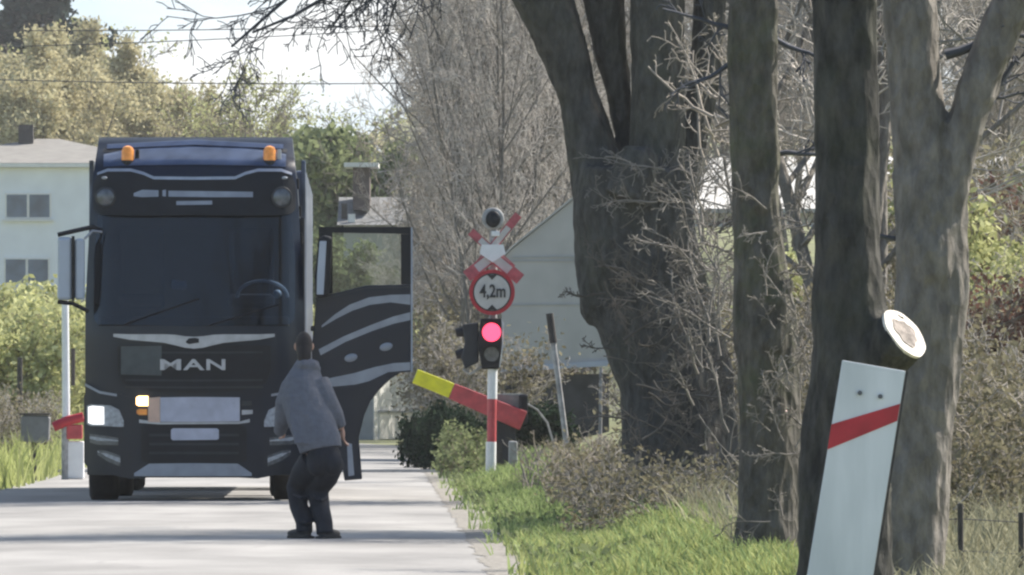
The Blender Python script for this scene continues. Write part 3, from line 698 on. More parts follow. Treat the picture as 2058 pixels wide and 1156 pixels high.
MB().tube([(sx(968),.1,szl(738)), (sx(945),.1,szl(752)), (sx(930),.1,szl(742))], .02, 8).build('bracket', 'post_grey', sig)
# crossbuck (full cross) and half cross below it
def arm(x0_, y0_, x1_, y1_, w_, y, name, parent):
    a = Vector((sx(x0_), szl(y0_))); b = Vector((sx(x1_), szl(y1_))); d = (b-a).normalized(); nn = Vector((-d.y, d.x))
    def strip(wa, wb, ya, yb, t0, t1, nm, mt, par):
        p0 = a+(b-a)*t0; p1 = a+(b-a)*t1
        return MB().prism([tuple(p0+nn*wa), tuple(p1+nn*wa), tuple(p1+nn*wb), tuple(p0+nn*wb)], ya, yb).build(nm, mt, par)
    o = strip(w_/2, -w_/2, y, y+.02, 0, 1, name, 'red_worn', parent)
    strip(w_*.36, -w_*.36, y-.004, y-.001, .0 if name == 'half_cross_arm' else .10, .62 if name == 'half_cross_arm' else .78, 'arm_stripe', 'sign_face', o)
arm(952, 545, 1042, 432, .11, -.05, 'cross_arm', sig)
arm(1030, 540, 946, 466, .11, -.075, 'cross_arm', sig)
arm(990, 515, 938, 556, .16, -.10, 'half_cross_arm', sig); arm(990, 515, 1046, 562, .16, -.125, 'half_cross_arm', sig)
MB().prism([(sx(a), szl(b)) for a, b in [(968,492),(1012,492),(1016,510),(990,528),(964,510)]], -.135, -.13).build('cross_centre', 'white_paint', sig)
bl = MB().cyl((sx(991), -.05, szl(440)), (0,1,0), .15, .10, 24).build('bell', 'post_grey', sig, smooth=True, bevel=.02)
MB().ell((sx(991), -.11, szl(441)), (.10,.03,.115), 18, 8).build('bell_mouth', 'black', bl, smooth=True)
MB().box((sx(996), -.06, szl(470)), (.11,.06,.07)).build('bell_bracket', 'white_paint', sig, bevel=.01)
# round limit sign
sn = thing('limit_sign', 'round white red rimmed height limit sign reading 4,2 m above the red lamp', 'road sign', (sig_loc[0], SY-.26, sz0))
cx_, cz_ = sx(989), szl(588)
MB().cyl((cx_, .0, cz_), (0,1,0), .305, .014, 48).build('rim', 'red_paint', sn, smooth=True)
MB().cyl((cx_, -.008, cz_), (0,1,0), .256, .008, 48).build('outline', 'sign_black', sn, smooth=True)
MB().cyl((cx_, -.013, cz_), (0,1,0), .238, .008, 48).build('face', 'sign_face', sn, smooth=True)
MB().prism([(cx_-.07, cz_+.235), (cx_+.07, cz_+.235), (cx_, cz_+.165)], -.022, -.018).build('arrow', 'sign_black', sn)
MB().prism([(cx_-.07, cz_-.235), (cx_, cz_-.165), (cx_+.07, cz_-.235)], -.022, -.018).build('arrow', 'sign_black', sn)
letters('4,2m', 964, 1016, 572, 603, 'sign_black', 'lettering', sn, -.018, sx, szl)
MB().box((cx_, .12, cz_), (.06,.22,.30)).build('bracket', 'post_grey', sn)
# near side barrier arm on its drive
by = SY+1.4; bs = F/by
bar = thing('barrier', 'level crossing barrier with raised yellow and red banded arm behind the signal post', 'barrier', ((1035-1029)/bs, by, gz(.1, by)))
bz0 = bar.location.z
def bx(px): return (px-1035)/bs
def bz(py): return CAMH+(HOR-py)/bs-bz0
def bseg(a, b, wa, wb, mt, nm, par):
    A = Vector((bx(a[0]), bz(a[1]))); B = Vector((bx(b[0]), bz(b[1]))); d = (B-A).normalized(); nn = Vector((-d.y, d.x))
    return MB().prism([tuple(A+nn*wa), tuple(B+nn*wb), tuple(B-nn*wb), tuple(A-nn*wa)], -.05, .05).build(nm, mt, par, bevel=.012)
ra = bseg((1052,846), (908,786), .135, .11, 'red_faded', 'arm_red', bar)
bseg((907.5,785.5), (834,756), .105, .10, 'yellow_paint', 'arm_yellow', bar)
MB().box((bx(1016), .16, bz(905)), (.28,.2,1.2)).build('drive_post', 'plastic', bar, bevel=.02)
MB().box((bx(1020), .14, bz(818)), (.42,.12,.36)).build('drive_box', 'cabinet', bar, bevel=.015)
MB().box((bx(1052), .10, bz(822)), (.12,.2,.40)).build('counterweight', 'black', bar, bevel=.03)
MB().cyl((bx(1035), -.02, bz(838)), (0,1,0), .09, .14).build('pivot', 'red_faded', bar, smooth=True)
pst = MB().box((bx(1002), .1, bz(930)), (.10,.1,.55)).build('support', 'post_dark', bar)
MB().tube([(bx(1060),.1,bz(812)),(bx(1080),.1,bz(824)),(bx(1100),.1,bz(850)),(bx(1112),.1,bz(890)),(bx(1116),.1,bz(960))], .018, 6).build('cable', 'post_grey', bar, smooth=True)
# small marker stone
st = MB().box((0,0,.22), (.12,.12,.48)).build('kerb_stone', 'post_grey', None, bevel=.02); st.location = P(1031, 950, 131); st.location.z = gz(st.location.x, 131)
tag(st, 'short grey marker stone standing in the grass beside the barrier drive', 'marker stone')
# far-left barrier
LY = 136.0; ls_ = F/LY
lb = thing('barrier', 'white upright barrier post with red bands and white drive box left of the truck', 'barrier', ((140-1029)/ls_, LY, .1))
def lx(px): return (px-140)/ls_
def lz(py): return CAMH+(HOR-py)/ls_-.1
MB().tube([(lx(133),0,lz(838)), (lx(131),0,lz(604))], [.055,.05], 14).build('raised_arm', 'white_paint', lb, smooth=True)
MB().box((lx(151), .1, lz(925)), (.24,.25,.52)).build('drive_box', 'white_paint', lb, bevel=.02)
MB().tube([(lx(131),0,lz(985)), (lx(131),0,lz(838))], .05, 12).build('post', 'post_grey', lb, smooth=True)
MB().tube([(lx(108),-.03,lz(858)), (lx(135),-.03,lz(846)), (lx(168),-.03,lz(838))], .07, 10).build('red_band', 'red_paint', lb, smooth=True)
MB().box((lx(150), .0, lz(868)), (.22,.12,.20)).build('red_plate', 'red_faded', lb, bevel=.02)
MB().tube([(lx(146),.12,lz(700)), (lx(146),.12,lz(775))], .03, 8).build('counterweight', 'post_dark', lb, smooth=True)
# mailbox
mbx = thing('mailbox', 'grey mailbox on a thin dark post at the left roadside', 'mailbox', ((78-1029)/ls_, LY-1, .1))
def mx2(px): return (px-78)/ls_
MB().prism([(mx2(a), lz(b)) for a, b in [(50,838),(56,834),(104,835),(108,840),(106,884),(92,890),(50,886)]], -.18, .18).build('box', 'mailbox', mbx, bevel=.02)
MB().box((mx2(78), 0, lz(832)), (.42,.40,.025)).build('lid', 'post_dark', mbx)
MB().box((mx2(75), 0, lz(930)), (.075,.08,.62)).build('post', 'post_dark', mbx)
# countdown marker
KY = 46.0; ks = F/KY
kb = thing('countdown_marker', 'tilted white countdown board with one red diagonal stripe leaning before the tree', 'countdown marker', ((1722-1029)/ks, KY, .1))
def kx(px): return (px-1722)/ks
def kz(py): return CAMH+(HOR-py)/ks-.1
bd = MB().prism([(kx(a), kz(b)) for a, b in [(1693,724),(1820,746),(1742,1240),(1611,1222)]], 0, .022).build('board', 'marker_white', kb, bevel=.004)
MB().prism([(kx(a), kz(b)) for a, b in [(1670.8,853),(1809,811.5),(1803.2,846),(1663,903.5)]], -.004, -.001).build('stripe', 'red_paint', bd)
MB().prism([(kx(a), kz(b)) for a, b in [(1821,746.5),(1825,747),(1747,1242),(1743.2,1241)]], .001, .024).build('edge_trim', 'post_dark', bd)
for px, py in ((1728,790), (1769,797)): MB().cyl((kx(px), -.006, kz(py)), (0,1,0), .011, .012, 12).build('bolt', 'bolt', bd, smooth=True)
MB().tube([(kx(1660),.06,kz(1560)), (kx(1700),.06,kz(1240)), (kx(1748),.06,kz(800))], .03, 10).build('post', 'post_grey', kb, smooth=True)
# leaning pole and thin stake
def pole(name, label, a, b, Y, r, mt, cap=None):
    A = P(a[0], a[1], Y); B = P(b[0], b[1], Y); base = Vector((A.x, Y, gz(A.x, Y)-.05))
    o = thing(name, label, 'post', base)
    MB().tube([Vector((0,0,0)), A-base, B-base], [r, r, r*.9], 10).build('shaft', mt, o, smooth=True)
    if cap: c = (B-A).normalized(); MB().tube([B-base-c*cap, B-base+c*.02], r*1.25, 10).build('cap', 'post_dark', o, smooth=True)
pole('leaning_pole', 'tall thin grey pole with a dark top leaning left in the verge', (1152,994), (1105,634), 100, .032, 'post_grey', .28)
pole('thin_stake', 'thin upright grey stake below the right corner of the grey shed', (1206,900), (1208,738), 112, .022, 'post_grey')
# wire fence at far right
fe = thing('wire_fence', 'low wire fence with dark slim stakes in the dry grass at the far right', 'fence', P(1930, 1100, 58))
fz = fe.location.copy()
for px, pt in ((1855,1020), (1930,1012), (2052,1030)):
    a = P(px, pt, 58)-fz; MB().tube([a, a+Vector((.004,0,-1.0))], .017, 8).build('post', 'post_dark', fe, smooth=True)
for py in (1046, 1110): MB().tube([P(1855,py,58)-fz, P(1930,py-3,58)-fz, P(2052,py+4,58)-fz, P(2200,py,58)-fz], .003, 4).build('wire', 'wire', fe)

# ------------------------------------------------------------------ buildings
HY = 400.0
def hp(px, py, Y=HY): p = P(px, py, Y); return p.x, p.z
hx0, hz0 = hp(-200, 660); hx1, he = hp(330, 337); zr = hp(85, 273)[1]
hs_ = thing('house', 'pale two storey house with grey hipped roof on the left behind the truck', 'house', ((hx0+hx1)/2, HY, hz0-1))
ox, oz = hs_.location.x, hs_.location.z
MB().box((0, 5, (he-oz)/2), (hx1-hx0, 10, he-oz)).build('wall', 'house_wall', hs_)
xl, xr, ov = hx0-ox-.35, hx1-ox+.35, .35; zt = he-oz
rx0, rx1 = hp(62,0)[0]-ox, hp(108,0)[0]-ox
rf = MB().add([(xl,-ov,zt+.18),(xr,-ov,zt+.18),(xr,10+ov,zt+.18),(xl,10+ov,zt+.18),(rx0,5,zr-oz),(rx1,5,zr-oz)], [(0,1,5,4),(1,2,5),(2,3,4,5),(3,0,4),(3,2,1,0)]).build('roof', 'house_roof', hs_)
MB().box(((xl+xr)/2, 5, zt+.09), (xr-xl, 10+2*ov, .16)).build('fascia', 'fascia', hs_)
cxp = hp(42,0)[0]-ox; MB().box((cxp, 4.2, hp(0,268)[1]-oz), (.6,.6,.9)).build('chimney', 'post_dark', rf)
for (a, b, c, d) in ((10,388,103,440), (8,518,100,573)):
    x0_, z1_ = hp(a, b); x1_, z0_ = hp(c, d)
    wn = MB().box(((x0_+x1_)/2-ox, 0, (z0_+z1_)/2-oz), (x1_-x0_, .12, z1_-z0_)).build('window', 'fascia', hs_)
    wd = (x1_-x0_)/2-.12
    for s in (-1, 1): MB().box(((x0_+x1_)/2-ox+s*(wd/2+.05), -.06, (z0_+z1_)/2-oz), (wd, .03, z1_-z0_-.14)).build('pane', 'pane', wn)
    MB().box(((x0_+x1_)/2-ox, -.08, z0_-oz-.06), (x1_-x0_+.2, .2, .08)).build('sill', 'fascia', wn)
# second house behind the open door
H2 = 310.0
a0, zt2 = hp(690, 392, H2); a1, zb2 = hp(862, 640, H2); ze2 = hp(0, 452, H2)[1]
h2o = thing('house', 'small house with grey tiled roof and brown dormer above the open truck door', 'house', ((a0+a1)/2, H2, zb2-1))
ox, oz = h2o.location.x, h2o.location.z; wx = a1-a0
MB().box((0, 3.5, (ze2-oz)/2), (wx, 6, ze2-oz)).build('wall', 'shed_wall', h2o)
MB().add([(-wx/2-.2,.2,ze2-oz),(wx/2+.2,.2,ze2-oz),(wx/2+.2,6.8,ze2-oz),(-wx/2-.2,6.8,ze2-oz),(-wx/2-.2,3.5,zt2-oz),(wx/2+.2,3.5,zt2-oz)], [(0,1,5,4),(2,3,4,5),(1,2,5),(3,0,4),(0,3,2,1)]).build('roof', 'roof_slate', h2o)
d0, dz1 = hp(708, 334, H2); d1, dz0 = hp(742, 420, H2)
dm_ = MB().box(((d0+d1)/2-ox, 2.2, (dz0+dz1)/2-oz), (d1-d0, 2.2, dz1-dz0)).build('dormer', 'dormer_brown', h2o)
MB().box(((d0+d1)/2-ox, 2.1, dz1-oz+.06), (d1-d0+.55, 2.8, .14)).build('dormer_roof', 'fascia', dm_)
MB().box((hp(691,0,H2)[0]-ox, 1.0, hp(0,432,H2)[1]-oz), (.18,.18,.75)).build('flue', 'post_dark', h2o)
MB().box((hp(706,0,H2)[0]-ox, .5, hp(0,438,H2)[1]-oz), (.22,.1,.26)).build('vent', 'fascia', h2o)
# grey shed behind the signal
G = 170.0
def gp_(px, py): p = P(px, py, G); return p.x, p.z
shl = thing('shed', 'grey shed with a sloping top edge and dark base behind the signal post', 'shed', (gp_(1118,0)[0], G, gz(1.0, G)-.3))
ox, oz = shl.location.x, shl.location.z
def sp(pts): return [(gp_(a,b)[0]-ox, gp_(a,b)[1]-oz) for a, b in pts]
MB().prism(sp([(1008,746),(1228,733),(1228,340),(1030,500),(1008,522)]), 0, 5).build('wall', 'shed_wall', shl)
MB().prism(sp([(1004,519),(1030,493.5),(1234,328),(1234,334),(1031,497),(1008.4,520)]), -.05, 5.2).build('roof', 'shed_wall', shl)
zb = gp_(0, 742)[1]-oz
MB().box(((gp_(1228,0)[0]+gp_(1008,0)[0])/2-ox, 2.6, zb/2-.06), ((1228-1008)*G/F-.06, 4.8, zb-.05)).build('base', 'shed_base', shl)
MB().prism(sp([(1003,738),(1231,724),(1231,735),(1003,748)]), -.06, -.005).build('sill_board', 'trailer_white', shl)
for py in (516, 524, 612): MB().prism(sp([(1030 if py < 520 else 1010,py),(1227,py-2),(1227,py),(1030 if py < 520 else 1010,py+2)]), -.02, -.003).build('board_seam', 'garage_grey', shl)
# white garage at the bend
G2 = 236.0; gs = F/G2
gr = thing('garage', 'small white garage with grey side wall at the road bend under the open door', 'garage', ((800-1029)/gs, G2, 0))
def gx(px): return (px-800)/gs
def gzz(py): return CAMH+(HOR-py)/gs
gr.location = ((752-1029)/gs, G2, 0); gr.rotation_euler = (0, 0, R_(66))
gt = gzz(705)
# local x runs along the bright wall (to the back right), local y along the grey wall (to the back left)
MB().box((1.5, 1.3, gt/2), (3.0, 2.6, gt)).build('wall', 'garage_white', gr)
MB().box((-.012, 1.3, gt/2-.02), (.02, 2.56, gt-.06)).build('side_wall', 'garage_grey', gr)
MB().box((1.5, 1.3, gt+.05), (3.3, 2.9, .10)).build('roof', 'garage_grey', gr)
MB().box((1.2, -.015, .33), (1.9, .03, .62)).build('door', 'cream_wall', gr)
MB().box((1.2, -.03, .68), (2.0, .06, .05)).build('lintel', 'garage_grey', gr)
# long pale building far behind the right trees
W_Y = 270.0
b0, bt = hp(1372, 425, W_Y); b1, bb = hp(2400, 470, W_Y); rt_ = hp(0, 315, W_Y+5)[1]
wb = thing('long_building', 'long low building with a sunlit white roof far behind the right hand trunks', 'building', ((b0+b1)/2, W_Y, bb-2))
ox, oz = wb.location.x, wb.location.z; wl = b1-b0
MB().box((0, 5, (bt-oz)/2), (wl, 9.4, bt-oz)).build('wall', 'cream_wall', wb)
a_, c_ = bt-oz+.01, rt_-oz
MB().add([(-wl/2-.3,-.3,a_),(wl/2+.3,-.3,a_),(wl/2+.3,5,c_),(-wl/2-.3,5,c_),(wl/2+.3,10.2,a_),(-wl/2-.3,10.2,a_)], [(0,1,2,3),(3,2,4,5),(0,3,5),(1,4,2),(0,5,4,1)]).build('roof', 'roof_white', wb)
MB().box((0, -.34, a_), (wl+.6, .08, .12)).build('gutter', 'garage_grey', wb)
for px in (1420, 1610, 1785, 1985):
    x0_ = hp(px, 0, W_Y)[0]-ox; wn = MB().box((x0_, 0, a_-.7), (.9,.1,.7)).build('window', 'fascia', wb); MB().box((x0_, -.05, a_-.7), (.75,.04,.55)).build('pane', 'pane', wn)

# ------------------------------------------------------------------ roadside trees with big trunks
def trunk_from_pixels(mb, rows, Y, n=28, seed=0, jit=.02, depth=1.0):
    "rows = [(px, py, width_px)] bottom to top; real round trunk at depth Y"
    rg = np.random.default_rng(seed); pts = []; rad = []
    R0 = [(a, b, c) for a, b, c in rows]; tot = 10
    for (a, b) in zip(R0[:-1], R0[1:]):
        for i in range(tot):
            t = i/tot; pts.append([a[k]+(b[k]-a[k])*t for k in range(3)])
    pts.append(list(R0[-1]))
    P_ = [P(p[0], p[1], Y) for p in pts]; r_ = [p[2]*Y/F/2*.94 for p in pts]
    base = len(mb.v); mb.tube(P_, r_, n)
    ph = rg.uniform(0, 6.28, 6)
    for i in range(len(P_)):
        for j in range(n):
            th = 2*math.pi*j/n; z = P_[i].z
            k = 1+.05*math.sin(2*th+ph[0]+z*.7)+.035*math.sin(3*th+ph[1]-z*1.3)+.03*math.sin(5*th+ph[2]+z*2.1)+rg.normal()*jit*.5
            v = Vector(mb.v[base+i*n+j]); mb.v[base+i*n+j] = tuple(P_[i]+(v-P_[i])*k)
def fused(mb, mat, root, voxel=.022):
    "all limbs of a trunk fused into one skin"
    o = mb.build('trunk_raw', mat, None)
    r = o.modifiers.new('remesh', 'REMESH'); r.mode = 'VOXEL'; r.voxel_size = voxel; r.use_smooth_shade = True
    k = o.modifiers.new('smooth', 'SMOOTH'); k.factor = .5; k.iterations = 7
    bpy.context.view_layer.update()
    me = bpy.data.meshes.new_from_object(o.evaluated_get(bpy.context.evaluated_depsgraph_get())); bpy.data.objects.remove(o)
    co = np.empty(len(me.vertices)*3, np.float32); me.vertices.foreach_get('co', co); co = co.reshape(-1,3); no = np.array([v.normal[:] for v in me.vertices])
    amp = np.array([.020*(.5-abs(noise.noise(Vector((c[0]*11, c[1]*11, c[2]*2.4)))))+.018*noise.noise(Vector((c[0]*4+7, c[1]*4, c[2]*2.0)))+.007*noise.noise(Vector((c[0]*26, c[1]*26, c[2]*8))) for c in co])
    me.vertices.foreach_set('co', (co+no*amp[:,None]).astype(np.float32).ravel()); me.update()
    me.name = 'trunk'; o = bpy.data.objects.new('trunk', me); C.objects.link(o); o.parent = root
    me.polygons.foreach_set('use_smooth', [True]*len(me.polygons)); return o
def localise(mb, o): mb.v = [tuple(Vector(v)-o) for v in mb.v]
KB = dict(seg=[6,5,4,3], wob=[.12,.16,.2,.2], up=[.0,.0,-.02,-.02], tap=[.35,.35,.4,.5], rmin=.004, nch=[7,6,5], t0=[.15,.15,.2], ang=[40,42,45], lr=[.55,.5,.5], rr=[.5,.55,.6])
def crown_part(specs, mat, root, seed, K=KB, sides=4):
    rg = np.random.default_rng(seed); out = []
    for (p, d, L, r) in specs: grow(rg, tuple(p), d, L, r, 0, out, K)
    V, Q = tubes_np([(p, r) for l, p, r in out], sides); V = V-np.array(root.location[:]); quads_object('crown', V, Q, [mat], parent=root)

# T1: big multi-stem tree
Y1 = 85.5
b1_ = P(1335, 1040, Y1); t1 = thing('big_tree', 'huge dark multi stemmed tree trunk with a burl right of the grey shed', 'tree', (b1_.x, Y1, gz(b1_.x, Y1)-.1))
m1 = MB()
trunk_from_pixels(m1, [(1368,1100,330),(1366,1010,280),(1366,900,240),(1360,760,228),(1322,640,240),(1285,520,250),(1275,430,240),(1280,340,230)], Y1, 32, 1)
trunk_from_pixels(m1, [(1240,470,150),(1216,380,140),(1192,300,106),(1166,200,80),(1136,100,96),(1090,-10,116),(1010,-140,100),(880,-420,80),(700,-800,50)], Y1+.15, 24, 2)
trunk_from_pixels(m1, [(1285,430,110),(1262,300,44),(1246,200,46),(1226,90,68),(1208,-30,88),(1180,-250,76),(1150,-600,50)], Y1+.35, 24, 3)
trunk_from_pixels(m1, [(1310,440,160),(1322,300,122),(1322,180,116),(1322,60,114),(1322,-40,116),(1330,-300,110),(1360,-800,60)], Y1-.05, 24, 4)
trunk_from_pixels(m1, [(1350,400,100),(1385,300,70),(1412,180,66),(1424,60,72),(1432,-60,70),(1480,-400,50)], Y1+.3, 20, 5)
trunk_from_pixels(m1, [(1262,400,100),(1280,350,90),(1282,315,78),(1283,298,58)], Y1-.48, 18, 6)
trunk_from_pixels(m1, [(1212,530,100),(1206,580,94),(1196,628,66),(1194,655,28)], Y1-.05, 20, 7)
localise(m1, t1.location); fused(m1, BARK_A, t1, .024)
sp_ = []
rg = random.Random(3)
for (px, py, dx, dz, L, r) in ((1040,-80,-1,-.10,2.0,.03),(985,-170,-1,-.30,2.3,.03),(900,-380,-1,-.55,2.4,.025),(960,-230,-1,-.20,2.6,.03),(860,-440,-.9,-.8,2.2,.02),(1000,-150,-1,-.45,1.5,.02),(820,-520,-.7,-.9,2.1,.02),(1030,-60,-1,.02,1.3,.02),(930,-300,-.8,-.7,2.0,.02),(760,-650,-.7,-1,2.1,.018)):
    sp_.append((P(px, py, Y1+rg.uniform(-.3,.5)), (dx, rg.uniform(-.3,.3), dz), L, r))
for i in range(16): sp_.append((P(rg.uniform(600,1450), rg.uniform(-900,-420), Y1), (rg.uniform(-1,.8), rg.uniform(-1,1), rg.uniform(0,1)), rg.uniform(2,4.5), .05))
crown_part(sp_, 'twig_dark', t1, 11)
# T2 mossy slim tree
Y2 = 60.0
b2_ = P(1545, 1200, Y2); t2 = thing('mossy_tree', 'slim mossy trunk hung with dry twigs left of the countdown marker', 'tree', (b2_.x, Y2, 0))
m2 = MB()
trunk_from_pixels(m2, [(1545,1210,240),(1545,1140,186),(1545,1040,146),(1548,900,136),(1545,760,132),(1540,640,134),(1532,520,104),(1522,420,92),(1516,300,94),(1512,150,96),(1510,0,92),(1508,-200,90),(1500,-600,60)], Y2, 28, 8)
trunk_from_pixels(m2, [(1548,700,60),(1570,600,36),(1590,560,22)], Y2-.15, 12, 9)
trunk_from_pixels(m2, [(1522,420,70),(1545,340,50),(1546,200,44),(1543,60,42),(1546,-60,42),(1560,-300,30)], Y2-.05, 16, 10)
localise(m2, t2.location); fused(m2, BARK_B, t2)
sp_ = []
for i in range(10): sp_.append((P(rg.uniform(1480,1560), rg.uniform(-900,-300), Y2), (rg.uniform(-1,1), rg.uniform(-1,1), rg.uniform(.2,1)), rg.uniform(1.5,3), .04))
for (px, py, dx, dz, L) in ((1495,110,-1,-.7,.5),(1560,80,.9,-.35,.5),(1560,310,.8,.2,.4),(1490,60,-1,.4,.5)): sp_.append((P(px,py,Y2), (dx, -.1, dz), L, .018))
crown_part(sp_, 'twig_dark', t2, 12, dict(KB, nch=[4,3,2]))
# T3 with the sawn limb
Y3 = 50.0
b3_ = P(1710, 1300, Y3); t3 = thing('sawn_tree', 'dark straight trunk with a pale sawn limb end just behind the countdown marker', 'tree', (b3_.x, Y3, 0))
m3 = MB()
trunk_from_pixels(m3, [(1705,1300,230),(1700,1100,190),(1702,900,184),(1712,760,176),(1712,690,164),(1708,600,150),(1706,500,136),(1704,300,134),(1702,100,134),(1700,-60,134),(1700,-400,120),(1710,-900,80)], Y3, 30, 13)
NC = Vector((.67,-.47,.57)).normalized(); CE = P(1816, 672, Y3-.18)
for k in range(1):
    a = CE-NC*.36; a = Vector((P(1700,0,Y3).x, Y3, a.z-.02))
    m3.tube([a, a.lerp(CE,.35), a.lerp(CE,.7), CE-NC*.03, CE], [.17,.155,.15,.148,.146], 28)
localise(m3, t3.location); fused(m3, BARK_D, t3, .018)
c0 = CE-t3.location
rotc = NC.to_track_quat('Z', 'Y').to_matrix()
rgc = random.Random(4)
def disc(r, h, jit, off, n=40):
    mb = MB(); vs = []
    for z in (-h, h):
        for j in range(n):
            th = 2*math.pi*j/n; k = r*(1+jit*math.sin(3*th+1)+jit*.7*math.sin(7*th)+rgc.uniform(-jit,jit)*.3); vs.append(rotc @ Vector((k*math.cos(th), k*math.sin(th), z+off))+c0)
    mb.add(vs, [list(range(n))[::-1], list(range(n,2*n))]+[(j, (j+1)%n, n+(j+1)%n, n+j) for j in range(n)]); return mb
cut = disc(.143, .008, .02, .004).build('sawn_end', 'wood_cut', t3)
disc(.082, .002, .10, .0145).build('heartwood', 'wood_heart', cut)
sp_ = [(P(rg.uniform(1660,1740), rg.uniform(-1200,-500), Y3), (rg.uniform(-1,1), rg.uniform(-1,1), rg.uniform(.2,1)), rg.uniform(1.5,3), .04) for i in range(10)]
crown_part(sp_, 'twig_dark', t3, 15, dict(KB, nch=[4,3,2]))
# T4 forked tree
Y4 = 54.0
b4_ = P(1850, 1300, Y4); t4 = thing('forked_tree', 'smooth grey brown trunk forking into a Y at the right edge', 'tree', (b4_.x, Y4, 0))
m4 = MB()
trunk_from_pixels(m4, [(1815,1350,190),(1818,1156,170),(1830,1000,150),(1845,850,140),(1862,700,140),(1872,560,142),(1872,440,140),(1862,340,136)], Y4, 30, 16)
trunk_from_pixels(m4, [(1868,440,132),(1856,330,116),(1846,200,112),(1838,80,112),(1828,-40,116),(1800,-300,100),(1750,-800,60)], Y4, 26, 17)
trunk_from_pixels(m4, [(1890,470,80),(1912,370,70),(1930,290,72),(1962,180,76),(2000,80,78),(2045,-20,80),(2130,-200,74),(2300,-600,50)], Y4-.05, 24, 18)
trunk_from_pixels(m4, [(1872,560,96),(1870,500,100),(1872,462,84),(1873,448,50)], Y4-.075, 20, 19)
localise(m4, t4.location); fused(m4, BARK_C, t4, .02)
sp_ = [(P(rg.uniform(1750,2200), rg.uniform(-1000,-350), Y4), (rg.uniform(-1,1), rg.uniform(-1,1), rg.uniform(.2,1)), rg.uniform(1.5,3), .04) for i in range(12)]
sp_ += [(P(1900,110,Y4), (1,-.1,.3), .5, .03), (P(1915,230,Y4), (1,.2,.55), .5, .028), (P(1800,480,Y4), (-1,-.1,-.1), .25, .014)]
crown_part(sp_, 'twig_dark', t4, 20, dict(KB, nch=[4,3,2]))

# ------------------------------------------------------------------ dry twigs and shoots round the trunks (each bush a thing)
KS = dict(seg=[7,5,4], wob=[.16,.22,.25], up=[.02,.0,.0], tap=[.4,.4,.5], rmin=.0035, nch=[6,4], t0=[.15,.1], ang=[45,50], lr=[.45,.45], rr=[.6,.65])
def shoots(name, label, seed, boxpx, Y, n, L, dirs, mat, r=.010, K=KS, leaf=None, nleaf=0, ls=(.02,.05), cat='bush', yj=.6, group=None):
    rg = np.random.default_rng(seed); out = []; loc = P((boxpx[0]+boxpx[2])/2, boxpx[3], Y); loc.z = gz(loc.x, Y)
    root = thing(name, label, cat, loc, group=group)
    for i in range(n):
        p = P(rg.uniform(boxpx[0], boxpx[2]), rg.uniform(boxpx[1], boxpx[3]), Y+rg.uniform(-yj, yj)); d = dirs[rg.integers(0, len(dirs))]
        grow(rg, tuple(p-loc), (d[0]+rg.normal()*.25, rg.normal()*.35, d[1]+rg.normal()*.25), L*rg.uniform(.5,1.3), r*rg.uniform(.6,1.4), 0, out, K)
    V, Q = tubes_np([(p, q_) for l, p, q_ in out], 4); mi = np.zeros(len(Q), int); mats = [mat]
    quads_object('stems', V, Q, mats, mi, root)
    if leaf is not None:
        tips = [p for l, p, q_ in out if l >= 1]; cs = np.array([tips[i][rg.integers(1, len(tips[i]))] for i in rg.integers(0, len(tips), nleaf)])+rg.normal(size=(nleaf,3))*.05
        LV, LQ = leaves_np(cs, rg, *ls); quads_object('leaves', LV, LQ, [leaf], None, root)
    return root
shoots('bare_bush', 'grey leafless sucker shoots tangled across the huge multi stemmed trunk', 31, (1200,420,1440,960), Y1-.9, 60, .62, [(1,-.2),(-.9,.3),(.6,.7),(1,.2),(.4,-.9)], 'twig_shade', .008)
shoots('bare_bush', 'pale leafless twigs standing between the huge trunk and the mossy trunk', 32, (1390,420,1470,1000), 70, 34, .55, [(.1,1),(-.2,1),(.3,.9),(.7,-.6),(-.5,.7)], 'twig_mid', .008)
shoots('bare_bush', 'pale dry twigs climbing the mossy trunk beside the countdown marker', 33, (1540,420,1640,1060), Y2-.4, 46, .30, [(.3,1),(-.4,.9),(.8,.4),(-.8,-.4),(.2,-1)], 'twig_mid', .006, dict(KS, rmin=.0025), yj=.2)
shoots('bramble', 'grey brown bramble thicket at the foot of the huge trunk', 34, (1170,1000,1470,1095), 79, 85, .40, [(.1,1),(-.25,1),(.3,1),(-.7,.5)], 'twig_mid', .006, leaf=L_DRY, nleaf=2600, ls=(.015,.035), cat='bramble', yj=3)
shoots('bramble', 'low dry bramble with olive leaves between the leaning pole and the huge trunk', 35, (1100,950,1260,1040), 92, 80, .40, [(.1,1),(-.3,1),(.4,.9)], 'twig_light', .006, leaf=L_DRY, nleaf=1300, ls=(.015,.04), cat='bramble', yj=3)
shoots('weeds', 'tall pale dry stalks standing in the verge right of the signal post', 42, (1045,940,1120,1010), 108, 26, .42, [(.05,1),(-.1,1),(.15,1)], 'twig_light', .008, dict(KS, nch=[2,2], ang=[25,30]), cat='weeds', yj=4)
shoots('weeds', 'clump of grey green leafy weeds left of the signal post', 43, (885,900,965,965), 138, 50, .35, [(.2,1),(-.4,.9),(.5,.8)], 'twig_brown', .007, leaf=L_GRN, nleaf=3500, ls=(.02,.05), cat='weeds', yj=4)
shoots('bare_bush', 'thin arching twigs crossing the fork area above the burl of the huge trunk', 36, (1180,290,1400,420), Y1-.9, 10, .55, [(-1,.2),(1,.4),(.7,-.6)], 'twig_mid', .008)
shoots('bare_bush', 'pale arching twigs with a mossy branch left of the mossy trunk at mid height', 37, (1400,180,1500,360), 66, 12, .8, [(.7,-.8),(-.6,.8),(.8,.4)], 'twig_light', .011)
